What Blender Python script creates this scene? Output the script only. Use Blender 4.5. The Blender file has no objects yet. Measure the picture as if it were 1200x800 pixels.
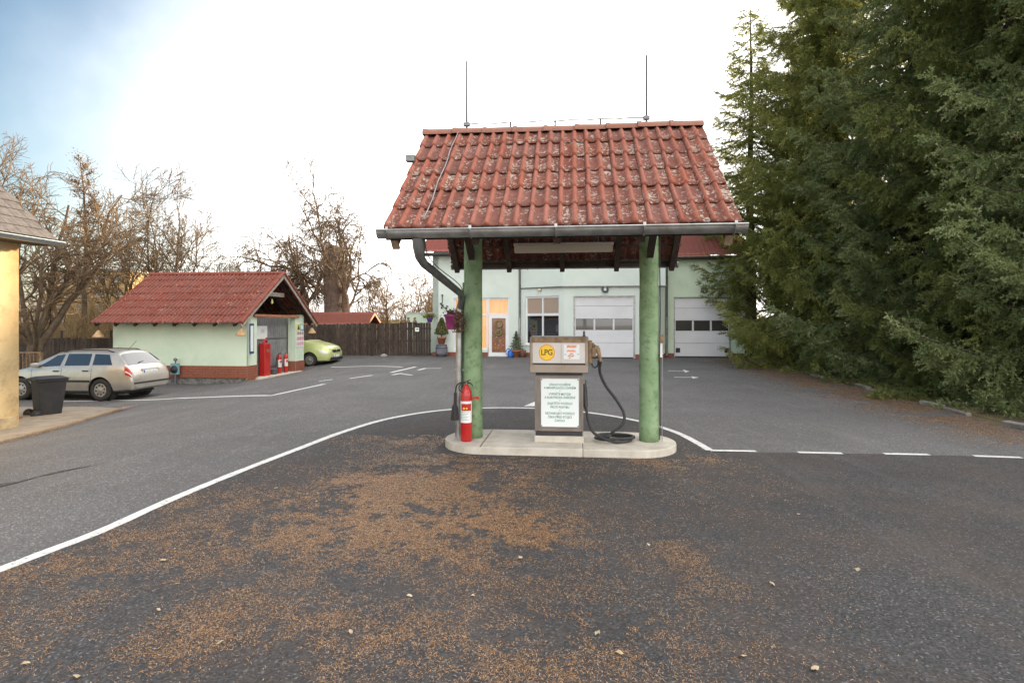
import bpy, bmesh, math, random
import numpy as np
from mathutils import Vector, Matrix, noise
random.seed(7); rng = np.random.default_rng(7)
R = math.radians
sc = bpy.context.scene
COL = sc.collection

# ------------------------------------------------------------------ camera, sky, sun, exposure
F = 670.0; HZ = 379.0; EYE = 1.64
cam = bpy.data.cameras.new('camera'); camo = bpy.data.objects.new('camera', cam); COL.objects.link(camo)
cam.sensor_width = 36; cam.lens = F/1200*36; cam.shift_y = -(400-HZ)/1200
cam.clip_start = 0.05; cam.clip_end = 3000
camo.location = (0, 0, EYE); camo.rotation_euler = (R(90), 0, 0)
sc.camera = camo
CLOUD = 12.0
SUN_AZ = R(44); SUN_EL = R(12)          # azimuth from +Y towards +X
w = bpy.data.worlds.new('World'); sc.world = w; w.use_nodes = True
nt = w.node_tree; nt.nodes.clear()
sky = nt.nodes.new('ShaderNodeTexSky'); sky.sky_type = 'NISHITA'; sky.sun_disc = False
sky.sun_elevation = SUN_EL; sky.sun_rotation = SUN_AZ
sky.air_density = 1.2; sky.dust_density = 1.0; sky.ozone_density = 2.0
bg = nt.nodes.new('ShaderNodeBackground'); bg.inputs[1].default_value = 0.05
wo = nt.nodes.new('ShaderNodeOutputWorld')
# thin bright cloud veil over most of the sky, opening to blue overhead and to the left
tcw = nt.nodes.new('ShaderNodeTexCoord'); dotn = nt.nodes.new('ShaderNodeVectorMath'); dotn.operation = 'DOT_PRODUCT'
dotn.inputs[1].default_value = (.75, -.1, -.45); nt.links.new(tcw.outputs['Generated'], dotn.inputs[0])
cn = nt.nodes.new('ShaderNodeTexNoise'); cn.inputs['Scale'].default_value = 1.6; cn.inputs['Detail'].default_value = 6; nt.links.new(tcw.outputs['Generated'], cn.inputs['Vector'])
cs = nt.nodes.new('ShaderNodeMath'); cs.operation = 'MULTIPLY_ADD'; cs.inputs[1].default_value = .45; nt.links.new(cn.outputs[0], cs.inputs[0]); nt.links.new(dotn.outputs['Value'], cs.inputs[2])
cr = nt.nodes.new('ShaderNodeMapRange'); cr.interpolation_type = 'SMOOTHSTEP'; cr.inputs[1].default_value = -.49; cr.inputs[2].default_value = -.10; cr.inputs[3].default_value = .0; cr.inputs[4].default_value = .93
nt.links.new(cs.outputs[0], cr.inputs[0])
cm = nt.nodes.new('ShaderNodeMix'); cm.data_type = 'RGBA'; cm.inputs[7].default_value = (CLOUD*1.0, CLOUD*.975, CLOUD*.945, 1)
nt.links.new(cr.outputs[0], cm.inputs[0]); nt.links.new(sky.outputs[0], cm.inputs[6])
nt.links.new(cm.outputs[2], bg.inputs[0]); nt.links.new(bg.outputs[0], wo.inputs[0])
sl = bpy.data.lights.new('sun', 'SUN'); sl.energy = 2.6; sl.angle = R(3); sl.color = (1, .76, .48)
slo = bpy.data.objects.new('sun', sl); COL.objects.link(slo)
sd = Vector((math.sin(SUN_AZ)*math.cos(SUN_EL), math.cos(SUN_AZ)*math.cos(SUN_EL), math.sin(SUN_EL)))
slo.rotation_euler = sd.to_track_quat('Z', 'Y').to_euler()
sc.view_settings.view_transform = 'Standard'; sc.view_settings.look = 'None'
sc.view_settings.gamma = 1; sc.view_settings.use_curve_mapping = False
sc.view_settings.exposure = 2.4

# ------------------------------------------------------------------ helpers
def P(px, py, Y): return Vector(((px-600)/F*Y, Y, EYE-(py-HZ)/F*Y))
def sm(t): t = min(max(t, 0), 1); return t*t*(3-2*t)
def g(x, y): return -.53*sm((-x-4)/7.5)*(1-.95*sm((y-23.5)/6.0))
def G(px, py, dz=0):
    z = 0
    for _ in range(12):
        Y = (EYE-z)*F/(py-HZ); x = (px-600)/F*Y; z = g(x, Y)
    return Vector((x, Y, z+dz))

class MB:
    def __init__(s): s.v = []; s.f = []; s.sm = []
    def add(s, vs, fs, smooth=False):
        b = len(s.v); s.v += [tuple(v) for v in vs]
        for f in fs: s.f.append([b+i for i in f]); s.sm.append(smooth)
        return s
    def box(s, c, d, m=None):
        x, y, z = d[0]/2, d[1]/2, d[2]/2
        vs = [Vector((a*x, b*y, e*z)) for e in (-1, 1) for b in (-1, 1) for a in (-1, 1)]
        if m is not None: vs = [m @ v for v in vs]
        vs = [v+Vector(c) for v in vs]
        return s.add(vs, [(0,2,3,1),(4,5,7,6),(0,1,5,4),(2,6,7,3),(0,4,6,2),(1,3,7,5)])
    def bar(s, p0, p1, wd, ht, up=(0,0,1)):
        p0 = Vector(p0); p1 = Vector(p1); d = (p1-p0); L = d.length; d.normalize()
        sd_ = d.cross(Vector(up))
        if sd_.length < 1e-4: sd_ = Vector((1,0,0))
        sd_.normalize(); u = sd_.cross(d)
        m = Matrix((d, sd_, u)).transposed()
        return s.box((p0+p1)/2, (L, wd, ht), m)
    def tube(s, pts, r, n=8, caps=True, smooth=True):
        pts = [Vector(p) for p in pts]
        if not hasattr(r, '__len__'): r = [r]*len(pts)
        vs = []; fs = []; prev = None
        for i, p in enumerate(pts):
            t = (pts[min(i+1, len(pts)-1)]-pts[max(i-1, 0)])
            if t.length < 1e-9: t = Vector((0,0,1))
            t.normalize()
            if prev is None:
                a = Vector((0,0,1)) if abs(t.z) < .9 else Vector((1,0,0))
                n1 = t.cross(a).normalized()
            else:
                n1 = prev-t*prev.dot(t)
                if n1.length < 1e-5: n1 = t.cross(Vector((1,0,0)))
                n1.normalize()
            prev = n1; n2 = t.cross(n1)
            for k in range(n):
                a = 2*math.pi*k/n; vs.append(p+(n1*math.cos(a)+n2*math.sin(a))*r[i])
        for i in range(len(pts)-1):
            for k in range(n):
                k2 = (k+1) % n; fs.append((i*n+k, i*n+k2, (i+1)*n+k2, (i+1)*n+k))
        s.add(vs, fs, smooth)
        if caps:
            s.add(vs[:n], [tuple(range(n))[::-1]]); s.add(vs[-n:], [tuple(range(n))])
        return s
    def lathe(s, prof, n=20, o=(0,0,0), m=None, smooth=True, ang=2*math.pi):
        vs = []; fs = []; o = Vector(o); full = abs(ang-2*math.pi) < 1e-6; nn = n if full else n+1
        for (r, z) in prof:
            for k in range(nn):
                a = ang*k/n; v = Vector((r*math.cos(a), r*math.sin(a), z))
                if m is not None: v = m @ v
                vs.append(v+o)
        for i in range(len(prof)-1):
            for k in range(n):
                k2 = (k+1) % nn; fs.append((i*nn+k, i*nn+k2, (i+1)*nn+k2, (i+1)*nn+k))
        return s.add(vs, fs, smooth)
    def prism(s, poly, z0, z1, m=None, o=(0,0,0)):
        n = len(poly); o = Vector(o)
        vs = [Vector((p[0], p[1], z)) for z in (z0, z1) for p in poly]
        if m is not None: vs = [m @ v for v in vs]
        vs = [v+o for v in vs]
        fs = [tuple(range(n))[::-1], tuple(range(n, 2*n))]+[(i, (i+1) % n, n+(i+1) % n, n+i) for i in range(n)]
        return s.add(vs, fs)
    def grid(s, fn, nu, nv, smooth=True):
        vs = [fn(i/nu, j/nv) for j in range(nv+1) for i in range(nu+1)]
        fs = [(j*(nu+1)+i, j*(nu+1)+i+1, (j+1)*(nu+1)+i+1, (j+1)*(nu+1)+i) for j in range(nv) for i in range(nu)]
        return s.add(vs, fs, smooth)
    def mesh(s, name):
        me = bpy.data.meshes.new(name); me.from_pydata(s.v, [], s.f)
        me.polygons.foreach_set('use_smooth', s.sm); me.update(); return me
    def build(s, name, mat, parent=None, loc=(0,0,0), rot=(0,0,0), bevel=0, fix=False):
        me = s.mesh(name)
        if fix:
            bm = bmesh.new(); bm.from_mesh(me); bmesh.ops.remove_doubles(bm, verts=bm.verts, dist=1e-5)
            bmesh.ops.recalc_face_normals(bm, faces=bm.faces); bm.to_mesh(me); bm.free()
        return MO(name, me, mat, parent, loc, rot, bevel)

def MO(name, me, mat, parent=None, loc=(0,0,0), rot=(0,0,0), bevel=0):
    o = bpy.data.objects.new(name, me); COL.objects.link(o)
    if mat is not None and len(me.materials) == 0: me.materials.append(mat)
    o.parent = parent; o.location = loc; o.rotation_euler = rot
    if bevel:
        b = o.modifiers.new('bevel', 'BEVEL'); b.width = bevel; b.segments = 2; b.limit_method = 'ANGLE'; b.angle_limit = R(40)
    return o
def tag(o, label, cat, group=None):
    o['label'] = label; o['category'] = cat
    if group: o['group'] = group
    return o
def thing(name, loc, rz, label, cat, group=None):
    o = bpy.data.objects.new(name, None); COL.objects.link(o); o.location = loc; o.rotation_euler = (0, 0, rz)
    o.empty_display_size = .2
    return tag(o, label, cat, group)
def struct(o): o['kind'] = 'structure'; return o
def stuff(o): o['kind'] = 'stuff'; return o
def npmesh(name, V, T, smooth=False):
    me = bpy.data.meshes.new(name); n = len(T); k = T.shape[1]
    me.vertices.add(len(V)); me.vertices.foreach_set('co', np.ascontiguousarray(V, dtype=np.float32).ravel())
    me.loops.add(n*k); me.loops.foreach_set('vertex_index', np.ascontiguousarray(T, dtype=np.int32).ravel())
    me.polygons.add(n); me.polygons.foreach_set('loop_start', np.arange(0, n*k, k, dtype=np.int32))
    me.update(calc_edges=True)
    if smooth: me.polygons.foreach_set('use_smooth', np.ones(n, dtype=bool))
    return me
def vattr(me, name, vals):
    a = me.attributes.new(name, 'FLOAT', 'POINT'); a.data.foreach_set('value', np.ascontiguousarray(vals, dtype=np.float32))

# ------------------------------------------------------------------ materials
def nodes_of(name):
    m = bpy.data.materials.new(name); m.use_nodes = True; t = m.node_tree
    return m, t, t.nodes['Principled BSDF']
def nn(t, kind, **kw):
    n = t.nodes.new(kind)
    for k, v in kw.items():
        if k.startswith('i_'): n.inputs[k[2:].replace('_', ' ')].default_value = v
        else: setattr(n, k, v)
    return n
def rgba(c): return (c[0], c[1], c[2], 1)
def mixc(t, fac, a, b, blend='MIX'):
    n = t.nodes.new('ShaderNodeMix'); n.data_type = 'RGBA'; n.blend_type = blend
    for s_, v in ((0, fac), (6, a), (7, b)):
        if isinstance(v, (int, float)): n.inputs[s_].default_value = v
        elif isinstance(v, tuple): n.inputs[s_].default_value = rgba(v)
        else: t.links.new(v, n.inputs[s_])
    return n.outputs[2]
def ramp(t, src, lo, hi, a=0., b=1.):
    n = t.nodes.new('ShaderNodeMapRange'); n.inputs[1].default_value = lo; n.inputs[2].default_value = hi
    n.inputs[3].default_value = a; n.inputs[4].default_value = b
    t.links.new(src, n.inputs[0]); return n.outputs[0]
def coords(t, rnd=False, mode='Object'):
    tc = t.nodes.new('ShaderNodeTexCoord'); v = tc.outputs[mode]
    if rnd:
        oi = t.nodes.new('ShaderNodeObjectInfo'); mu = t.nodes.new('ShaderNodeMath'); mu.operation = 'MULTIPLY'
        mu.inputs[1].default_value = 57.; t.links.new(oi.outputs['Random'], mu.inputs[0])
        ad = t.nodes.new('ShaderNodeVectorMath'); t.links.new(v, ad.inputs[0]); t.links.new(mu.outputs[0], ad.inputs[1])
        return ad.outputs[0], oi.outputs['Random']
    return v
def noisen(t, vec, scale, detail=4, rough=.6):
    n = nn(t, 'ShaderNodeTexNoise'); n.inputs['Scale'].default_value = scale
    n.inputs['Detail'].default_value = detail; n.inputs['Roughness'].default_value = rough
    t.links.new(vec, n.inputs['Vector']); return n.outputs[0]
def bumpn(t, bs, h, strength, dist=.01):
    b = nn(t, 'ShaderNodeBump'); b.inputs['Strength'].default_value = strength; b.inputs['Distance'].default_value = dist
    t.links.new(h, b.inputs['Height']); t.links.new(b.outputs[0], bs.inputs['Normal'])
def M(name, c, rough=.6, metal=0., c2=None, vs=6., lo=.4, hi=.65, bump=0., bs_=60., rnd=0., spec=None, coat=0., dirt=None, dscale=2., dlo=.55, dhi=.75):
    m, t, b = nodes_of(name)
    v, rd = coords(t, True)
    col = c
    if c2 is not None: col = mixc(t, ramp(t, noisen(t, v, vs), lo, hi), c, c2)
    if dirt is not None: col = mixc(t, ramp(t, noisen(t, v, dscale, 6, .7), dlo, dhi), col, dirt)
    if rnd:
        hs = nn(t, 'ShaderNodeHueSaturation'); t.links.new(ramp(t, rd, 0, 1, 1-rnd, 1+rnd), hs.inputs['Value'])
        if isinstance(col, tuple): hs.inputs['Color'].default_value = rgba(col)
        else: t.links.new(col, hs.inputs['Color'])
        col = hs.outputs[0]
    if isinstance(col, tuple): b.inputs['Base Color'].default_value = rgba(col)
    else: t.links.new(col, b.inputs['Base Color'])
    b.inputs['Roughness'].default_value = rough; b.inputs['Metallic'].default_value = metal
    if spec is not None: b.inputs['Specular IOR Level'].default_value = spec
    if coat: b.inputs['Coat Weight'].default_value = coat; b.inputs['Coat Roughness'].default_value = .08
    if bump: bumpn(t, b, noisen(t, v, bs_, 3), bump)
    return m

def asphalt(name, dark, light, brown=0.):
    m, t, b = nodes_of(name); v = coords(t)
    vo = nn(t, 'ShaderNodeTexVoronoi'); vo.inputs['Scale'].default_value = 95; t.links.new(v, vo.inputs['Vector'])
    sx = nn(t, 'ShaderNodeSeparateColor'); t.links.new(vo.outputs['Color'], sx.inputs[0])
    c = mixc(t, ramp(t, sx.outputs[0], .15, 1), dark, light)
    c = mixc(t, ramp(t, sx.outputs[1], .94, .97), c, tuple(min(.8, x*1.9) for x in light))
    big = noisen(t, v, .45, 6, .65); c = mixc(t, ramp(t, big, .35, .7, 0, .45), c, tuple(x*.55 for x in dark))
    pale = noisen(t, v, 1.7, 7, .75); c = mixc(t, ramp(t, pale, .58, .75, 0, .35), c, tuple(x*1.5 for x in light))
    st = nn(t, 'ShaderNodeMapping'); st.inputs['Scale'].default_value = (1.6, .22, 1); st.inputs['Rotation'].default_value = (0, 0, R(38)); t.links.new(v, st.inputs[0])
    c = mixc(t, ramp(t, noisen(t, st.outputs[0], 1.1, 5, .7), .55, .72, 0, .3), c, tuple(x*1.35 for x in light))
    if brown: c = mixc(t, ramp(t, noisen(t, v, 1.1, 8, .8), .45, .75, 0, brown), c, (.16, .095, .055))
    t.links.new(c, b.inputs['Base Color']); b.inputs['Roughness'].default_value = .88
    b.inputs['Specular IOR Level'].default_value = .3
    bumpn(t, b, sx.outputs[0], .55, .006); return m

def tile_mat(name, c, dk, lich, lamt=.62, rnd=.16):
    m, t, b = nodes_of(name); v, rd = coords(t, True)
    col = mixc(t, ramp(t, noisen(t, v, 9, 6, .7), .38, .68), c, dk)
    col = mixc(t, ramp(t, noisen(t, v, 34, 4, .7), .6, .68), col, tuple(x*.3 for x in dk))
    hs = nn(t, 'ShaderNodeHueSaturation'); t.links.new(ramp(t, rd, 0, 1, 1-rnd, 1+rnd), hs.inputs['Value'])
    r2 = nn(t, 'ShaderNodeMath', operation='FRACT'); mu = nn(t, 'ShaderNodeMath', operation='MULTIPLY'); mu.inputs[1].default_value = 7.3
    t.links.new(rd, mu.inputs[0]); t.links.new(mu.outputs[0], r2.inputs[0])
    t.links.new(ramp(t, r2.outputs[0], 0, 1, .8, 1.1), hs.inputs['Saturation']); t.links.new(col, hs.inputs['Color'])
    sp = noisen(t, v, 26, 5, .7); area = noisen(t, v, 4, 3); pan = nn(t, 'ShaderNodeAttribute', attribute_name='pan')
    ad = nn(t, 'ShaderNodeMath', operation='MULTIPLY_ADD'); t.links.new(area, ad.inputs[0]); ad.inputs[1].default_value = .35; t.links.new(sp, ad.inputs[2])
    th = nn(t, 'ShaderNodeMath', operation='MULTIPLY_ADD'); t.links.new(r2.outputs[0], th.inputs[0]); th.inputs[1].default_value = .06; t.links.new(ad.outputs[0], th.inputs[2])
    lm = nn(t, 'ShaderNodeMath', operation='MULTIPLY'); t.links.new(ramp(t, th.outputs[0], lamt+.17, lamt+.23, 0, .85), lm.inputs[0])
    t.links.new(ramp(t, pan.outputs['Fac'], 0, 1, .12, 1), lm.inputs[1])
    dk2 = mixc(t, ramp(t, pan.outputs['Fac'], .1, .9, 0, 1), mixc(t, .45, hs.outputs[0], tuple(x*1.35 for x in c)), mixc(t, .5, hs.outputs[0], tuple(x*.7 for x in dk)))  # rolls redder, pans browner; the contrast also paints relief shading into the colour
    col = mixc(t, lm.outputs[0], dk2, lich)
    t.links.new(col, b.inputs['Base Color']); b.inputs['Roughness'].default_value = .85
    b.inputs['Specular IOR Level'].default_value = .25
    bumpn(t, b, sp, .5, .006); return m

def glass(name, c, rough=.03):
    m, t, b = nodes_of(name); b.inputs['Base Color'].default_value = rgba(c); b.inputs['Roughness'].default_value = rough
    b.inputs['Specular IOR Level'].default_value = .9; b.inputs['Coat Weight'].default_value = 1; b.inputs['Coat Roughness'].default_value = .02
    return m
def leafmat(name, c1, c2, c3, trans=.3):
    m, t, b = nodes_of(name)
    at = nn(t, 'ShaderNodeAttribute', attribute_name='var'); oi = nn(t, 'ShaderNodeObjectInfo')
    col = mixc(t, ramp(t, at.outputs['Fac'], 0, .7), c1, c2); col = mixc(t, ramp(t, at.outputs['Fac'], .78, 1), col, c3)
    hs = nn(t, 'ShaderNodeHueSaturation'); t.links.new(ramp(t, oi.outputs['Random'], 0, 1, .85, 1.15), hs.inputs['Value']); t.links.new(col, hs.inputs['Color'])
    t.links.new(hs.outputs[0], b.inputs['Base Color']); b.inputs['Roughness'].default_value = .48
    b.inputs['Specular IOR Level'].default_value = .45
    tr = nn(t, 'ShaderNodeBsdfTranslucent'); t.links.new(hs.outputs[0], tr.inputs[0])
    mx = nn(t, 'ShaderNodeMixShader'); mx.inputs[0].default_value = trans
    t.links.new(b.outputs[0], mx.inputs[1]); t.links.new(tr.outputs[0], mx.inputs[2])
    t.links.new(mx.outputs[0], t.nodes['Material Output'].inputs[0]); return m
def emit(name, c, s):
    m, t, b = nodes_of(name); b.inputs['Base Color'].default_value = rgba(c)
    b.inputs['Emission Color'].default_value = rgba(c); b.inputs['Emission Strength'].default_value = s; return m

m_asph = asphalt('asphalt_old', (.098,.095,.094), (.185,.178,.174), .12)
m_apron = asphalt('asphalt_apron', (.038,.037,.038), (.092,.088,.087), .30)
m_tar = M('tar_patch', (.035,.033,.033), .9, c2=(.08,.065,.05), vs=9, bump=.5, bs_=90)
m_earth = M('earth', (.10,.075,.045), .95, c2=(.12,.12,.05), vs=.8, bump=.6, bs_=20)
m_paint = M('road_paint', (.72,.71,.68), .7, c2=(.5,.49,.47), vs=14, lo=.45, hi=.75, bump=.3, bs_=120, dirt=(.13,.13,.13), dscale=26, dlo=.58, dhi=.66)
m_conc = M('concrete', (.60,.55,.47), .85, c2=(.47,.42,.35), vs=4, bump=.3, bs_=140, dirt=(.24,.21,.17), dscale=2.5, dlo=.6, dhi=.8)
m_foundation = M('foundation', (.22,.21,.19), .95, c2=(.09,.085,.075), vs=7, bump=.6, bs_=40, dirt=(.4,.39,.35), dscale=9)
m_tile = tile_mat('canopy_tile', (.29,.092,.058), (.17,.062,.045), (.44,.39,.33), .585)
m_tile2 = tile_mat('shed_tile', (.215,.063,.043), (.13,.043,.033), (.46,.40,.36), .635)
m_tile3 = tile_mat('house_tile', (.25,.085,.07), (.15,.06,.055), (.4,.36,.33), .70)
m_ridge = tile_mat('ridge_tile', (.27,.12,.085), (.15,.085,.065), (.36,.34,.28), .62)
m_slate = M('slate', (.095,.085,.082), .8, c2=(.055,.05,.05), vs=8, bump=.4, rnd=.2)
m_zinc = M('zinc', (.42,.42,.42), .38, .85, c2=(.30,.29,.28), vs=7, bump=.08, bs_=30)
m_zincd = M('zinc_dark', (.16,.165,.17), .45, .6, c2=(.24,.24,.23), vs=6)
m_green = M('post_green', (.27,.38,.215), .75, c2=(.175,.275,.13), vs=5, lo=.35, hi=.7, bump=.5, bs_=45, dirt=(.075,.12,.045), dscale=11, dlo=.52, dhi=.75)
m_wood = M('dark_wood', (.032,.022,.017), .8, c2=(.06,.04,.028), vs=12, bump=.3, bs_=50)
m_woodend = M('weathered_wood', (.30,.22,.15), .85, c2=(.2,.14,.09), vs=20, bump=.3, bs_=70)
m_lwood = M('pale_board', (.42,.37,.31), .8, c2=(.28,.23,.19), vs=10, bump=.2)
m_owood = M('orange_wood', (.40,.16,.08), .7, c2=(.30,.11,.05), vs=12)
m_stucco = M('green_stucco', (.66,.76,.60), .9, c2=(.60,.71,.55), vs=1.5, bump=.25, bs_=160, dirt=(.50,.62,.49), dscale=1.2)
m_stucco2 = M('pale_stucco', (.70,.76,.70), .9, c2=(.65,.72,.65), vs=.9, bump=.2, bs_=160, dirt=(.60,.67,.59), dscale=.7)
m_yellow = M('yellow_stucco', (.82,.64,.36), .92, c2=(.76,.58,.31), vs=2.5, bump=1., bs_=55, dirt=(.52,.39,.21), dscale=3.2, dlo=.5, dhi=.72)
m_brick = M('brick', (.36,.115,.06), .85, c2=(.25,.075,.045), vs=16, bump=.3, bs_=90, rnd=.2)
m_mortar = M('mortar', (.33,.27,.22), .95, bump=.3)
m_plinth = M('plinth_brown', (.27,.09,.06), .85, c2=(.19,.07,.05), vs=6, bump=.2)
m_white = M('white_plastic', (.80,.81,.82), .35, c2=(.75,.76,.77), vs=3)
m_gdoor = M('garage_white', (.74,.74,.76), .45, c2=(.68,.68,.70), vs=1.2, bump=.08, bs_=200)
m_pump = M('pump_brown', (.255,.215,.185), .42, .35, c2=(.20,.165,.14), vs=5, dirt=(.14,.10,.075), dscale=3, dlo=.6, dhi=.85)
m_pumpl = M('pump_trim', (.34,.28,.23), .4, .35, c2=(.30,.22,.15), vs=4)
m_rust = M('rusty_metal', (.30,.20,.11), .6, .3, c2=(.17,.10,.06), vs=12)
m_panel = M('pump_panel', (.66,.62,.58), .3, c2=(.60,.55,.51), vs=4)
m_black = M('black_rubber', (.018,.018,.019), .55, c2=(.03,.03,.03), vs=30)
m_blackp = M('black_plastic', (.022,.023,.025), .5, c2=(.034,.034,.036), vs=5, bump=.05)
m_sign = M('sign_white', (.78,.82,.80), .4)
m_tgreen = M('text_green', (.01,.17,.11), .6)
m_lpgy = M('lpg_yellow', (.90,.58,.03), .4); m_lpgo = M('lpg_orange', (.82,.27,.01), .4); m_lpgt = M('lpg_text', (.12,.07,.02), .5)
m_red = M('red_paint', (.52,.018,.015), .3, c2=(.43,.015,.013), vs=4, coat=.3)
m_orange = M('orange_print', (.80,.25,.08), .5)
m_blue = M('blue_plastic', (.02,.12,.48), .35); m_cyan = M('cyan_print', (.06,.40,.55), .5)
m_ylw = M('yellow_print', (.82,.62,.03), .5); m_mag = M('magenta_print', (.70,.18,.35), .5)
m_terra = M('terracotta', (.42,.16,.075), .8, c2=(.34,.12,.06), vs=8)
m_purple = M('purple_pot', (.30,.04,.17), .45, c2=(.24,.03,.13), vs=6); m_violet = M('violet_pot', (.14,.04,.32), .5)
m_barrel = M('barrel_grey', (.13,.14,.17), .7, c2=(.20,.20,.22), vs=5)
m_carp = M('silver_paint', (.50,.47,.42), .32, .55, c2=(.46,.43,.38), vs=2, coat=.6, dirt=(.36,.32,.27), dscale=1.4, dlo=.55, dhi=.8)
m_carg = M('lime_paint', (.60,.66,.28), .3, .15, coat=.6)
m_glassd = glass('car_glass', (.012,.016,.02)); m_wglass = glass('window_glass', (.02,.022,.024))
m_pale = glass('pale_reflection_glass', (.42,.33,.26)); m_gglass = glass('garage_glass', (.055,.05,.05), .15)  # pale base colour paints the bright sky mirrored in the upper bay panes
m_chrome = M('chrome', (.6,.6,.6), .15, 1.)
m_lamp = M('lamp_lens', (.75,.76,.78), .12, coat=.6)
m_tail = M('tail_red', (.45,.012,.012), .15, coat=.8)
m_rim = M('hubcap', (.42,.40,.37), .4, .4, c2=(.30,.28,.25), vs=6)
m_tyre = M('tyre', (.022,.022,.022), .85, c2=(.05,.045,.04), vs=8)
m_bark = M('bark', (.13,.09,.056), .95, c2=(.07,.05,.032), vs=6, bump=.8, bs_=25)
m_barkw = M('willow_bark', (.20,.135,.09), .95, c2=(.10,.07,.048), vs=5, bump=.8, bs_=25)
m_stump = M('stump_bark', (.20,.15,.125), .95, c2=(.11,.08,.065), vs=5, bump=1, bs_=14)
m_twig = M('twig', (.12,.082,.05), .95, c2=(.18,.12,.065), vs=3)
m_golden = M('dry_scrub', (.27,.18,.085), .95, c2=(.15,.10,.05), vs=2)
m_sbark = M('spruce_bark', (.085,.06,.045), .95, c2=(.04,.03,.022), vs=6, bump=.8, bs_=20)
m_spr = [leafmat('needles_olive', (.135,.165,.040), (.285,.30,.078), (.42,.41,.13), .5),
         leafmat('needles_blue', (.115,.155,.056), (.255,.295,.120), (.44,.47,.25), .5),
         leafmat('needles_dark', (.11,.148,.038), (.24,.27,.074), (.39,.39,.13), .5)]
m_cone = M('cones', (.26,.115,.06), .8, c2=(.17,.07,.04), vs=20)
m_litter = leafmat('needle_litter', (.18,.09,.045), (.62,.335,.15), (.76,.54,.32), .1)
m_leafp = M('dead_leaf', (.55,.45,.30), .7, c2=(.38,.26,.14), vs=20)
m_top = leafmat('topiary', (.07,.085,.02), (.15,.155,.035), (.25,.20,.05), .2)
m_fuch = leafmat('dry_fuchsia', (.09,.06,.03), (.16,.12,.05), (.24,.07,.07), .2)
m_fir = leafmat('potted_fir', (.07,.10,.05), (.14,.18,.09), (.30,.26,.10), .2)
m_fence = M('fence_wood', (.042,.028,.021), .85, c2=(.075,.052,.038), vs=7, bump=.4, bs_=30, rnd=.3, dirt=(.11,.085,.065), dscale=6)
m_corr = M('corrugated', (.36,.36,.37), .5, .5, c2=(.27,.27,.28), vs=3, dirt=(.2,.13,.09), dscale=4, dlo=.65)
m_bell = M('straw_bell', (.50,.29,.13), .8, c2=(.62,.47,.30), vs=9, bump=.6, bs_=60)
m_apt = M('apartment_wall', (.46,.30,.13), .9, c2=(.40,.25,.11), vs=.3)
m_lit = emit('glowing_curtain', (.75,.42,.18), .16)  # weak glow put into the blinds stands in for warm room light
m_doorg = M('door_interior', (.30,.10,.03), .3, c2=(.10,.05,.025), vs=3, coat=.7)
m_gold = M('wreath', (.10,.11,.04), .8, c2=(.4,.3,.1), vs=20)
m_meadow = M('meadow', (.20,.19,.05), .95, c2=(.13,.11,.04), vs=.5)
m_pave = M('pavement', (.30,.25,.185), .92, c2=(.22,.18,.135), vs=3, bump=.4, bs_=60, dirt=(.14,.10,.07), dscale=4)
m_kerb = M('kerb_stone', (.33,.31,.28), .9, c2=(.22,.2,.18), vs=5, bump=.4, rnd=.15)

ANG = R(-6)
def frame(px, Y, z=0, a=ANG):
    o = P(px, HZ, Y); o.z = z; return o
UV = (Vector((math.cos(ANG), math.sin(ANG), 0)), Vector((-math.sin(ANG), math.cos(ANG), 0)))
def hit(px, O, v0):           # local u of the ray through column px on the plane v=v0 of the frame at O, and its depth
    u, v = UV; d = Vector(((px-600)/F, 1, 0)); q = O+v*v0
    det = d.x*(-u.y)+u.x*d.y; t = (q.x*(-u.y)+u.x*q.y)/det; s = (d.x*q.y-d.y*q.x)/(-det) if False else ((d*t-q).dot(u))
    return s, t
def zat(py, Y): return EYE-(py-HZ)/F*Y

# ------------------------------------------------------------------ ground
def sheet(name, xs, ys, mat, dz, xr=None):
    mb = MB(); nx = len(xs)
    vs = []
    for y in ys:
        for x in xs:
            X = x if xr is None else (x if x < 0 else x*xr(y)/xs[-1])
            vs.append((X, y, g(X, y)+dz))
    fs = [(j*nx+i, j*nx+i+1, (j+1)*nx+i+1, (j+1)*nx+i) for j in range(len(ys)-1) for i in range(nx-1)]
    mb.add(vs, fs, True); return struct(mb.build(name, mat))
xs = [-900, -400, -150, -80]+list(np.arange(-50, 50.1, .5))+[80, 150, 400, 900]
ys = [-400, -120, -40, -20]+list(np.arange(-10, 60.1, .5))+[80, 150, 400, 1500]
sheet('ground', xs, ys, m_earth, -.03)
def kx(y): return 8.05+(y-9.5)*.165
sheet('asphalt_road', list(np.arange(-24, 0, .5))+list(np.arange(0, 8.01, .5)), list(np.arange(-8, 30.1, .5)), m_asph, 0, xr=lambda y: kx(y)-.1)

LINE = [(0,668),(60,645),(120,622),(200,586),(280,553),(350,526),(400,507),(450,492),(500,483),(545,479),(600,478),(650,480),(700,485),(750,494),(790,506),(815,518),(832,528)]
def smooth_pts(pts, n=6):
    out = []
    for i in range(len(pts)-1):
        p0 = pts[max(i-1,0)]; p1 = pts[i]; p2 = pts[i+1]; p3 = pts[min(i+2,len(pts)-1)]
        for k in range(n):
            t = k/n
            out.append(.5*((2*p1)+(p2-p0)*t+(2*p0-5*p1+4*p2-p3)*t*t+(3*p1-p0-3*p2+p3)*t**3))
    out.append(pts[-1]); return out
lw = smooth_pts([G(*p) for p in LINE])
first = lw[0]+(lw[0]-lw[2]).normalized()*4; lw = [first]+lw
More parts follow.
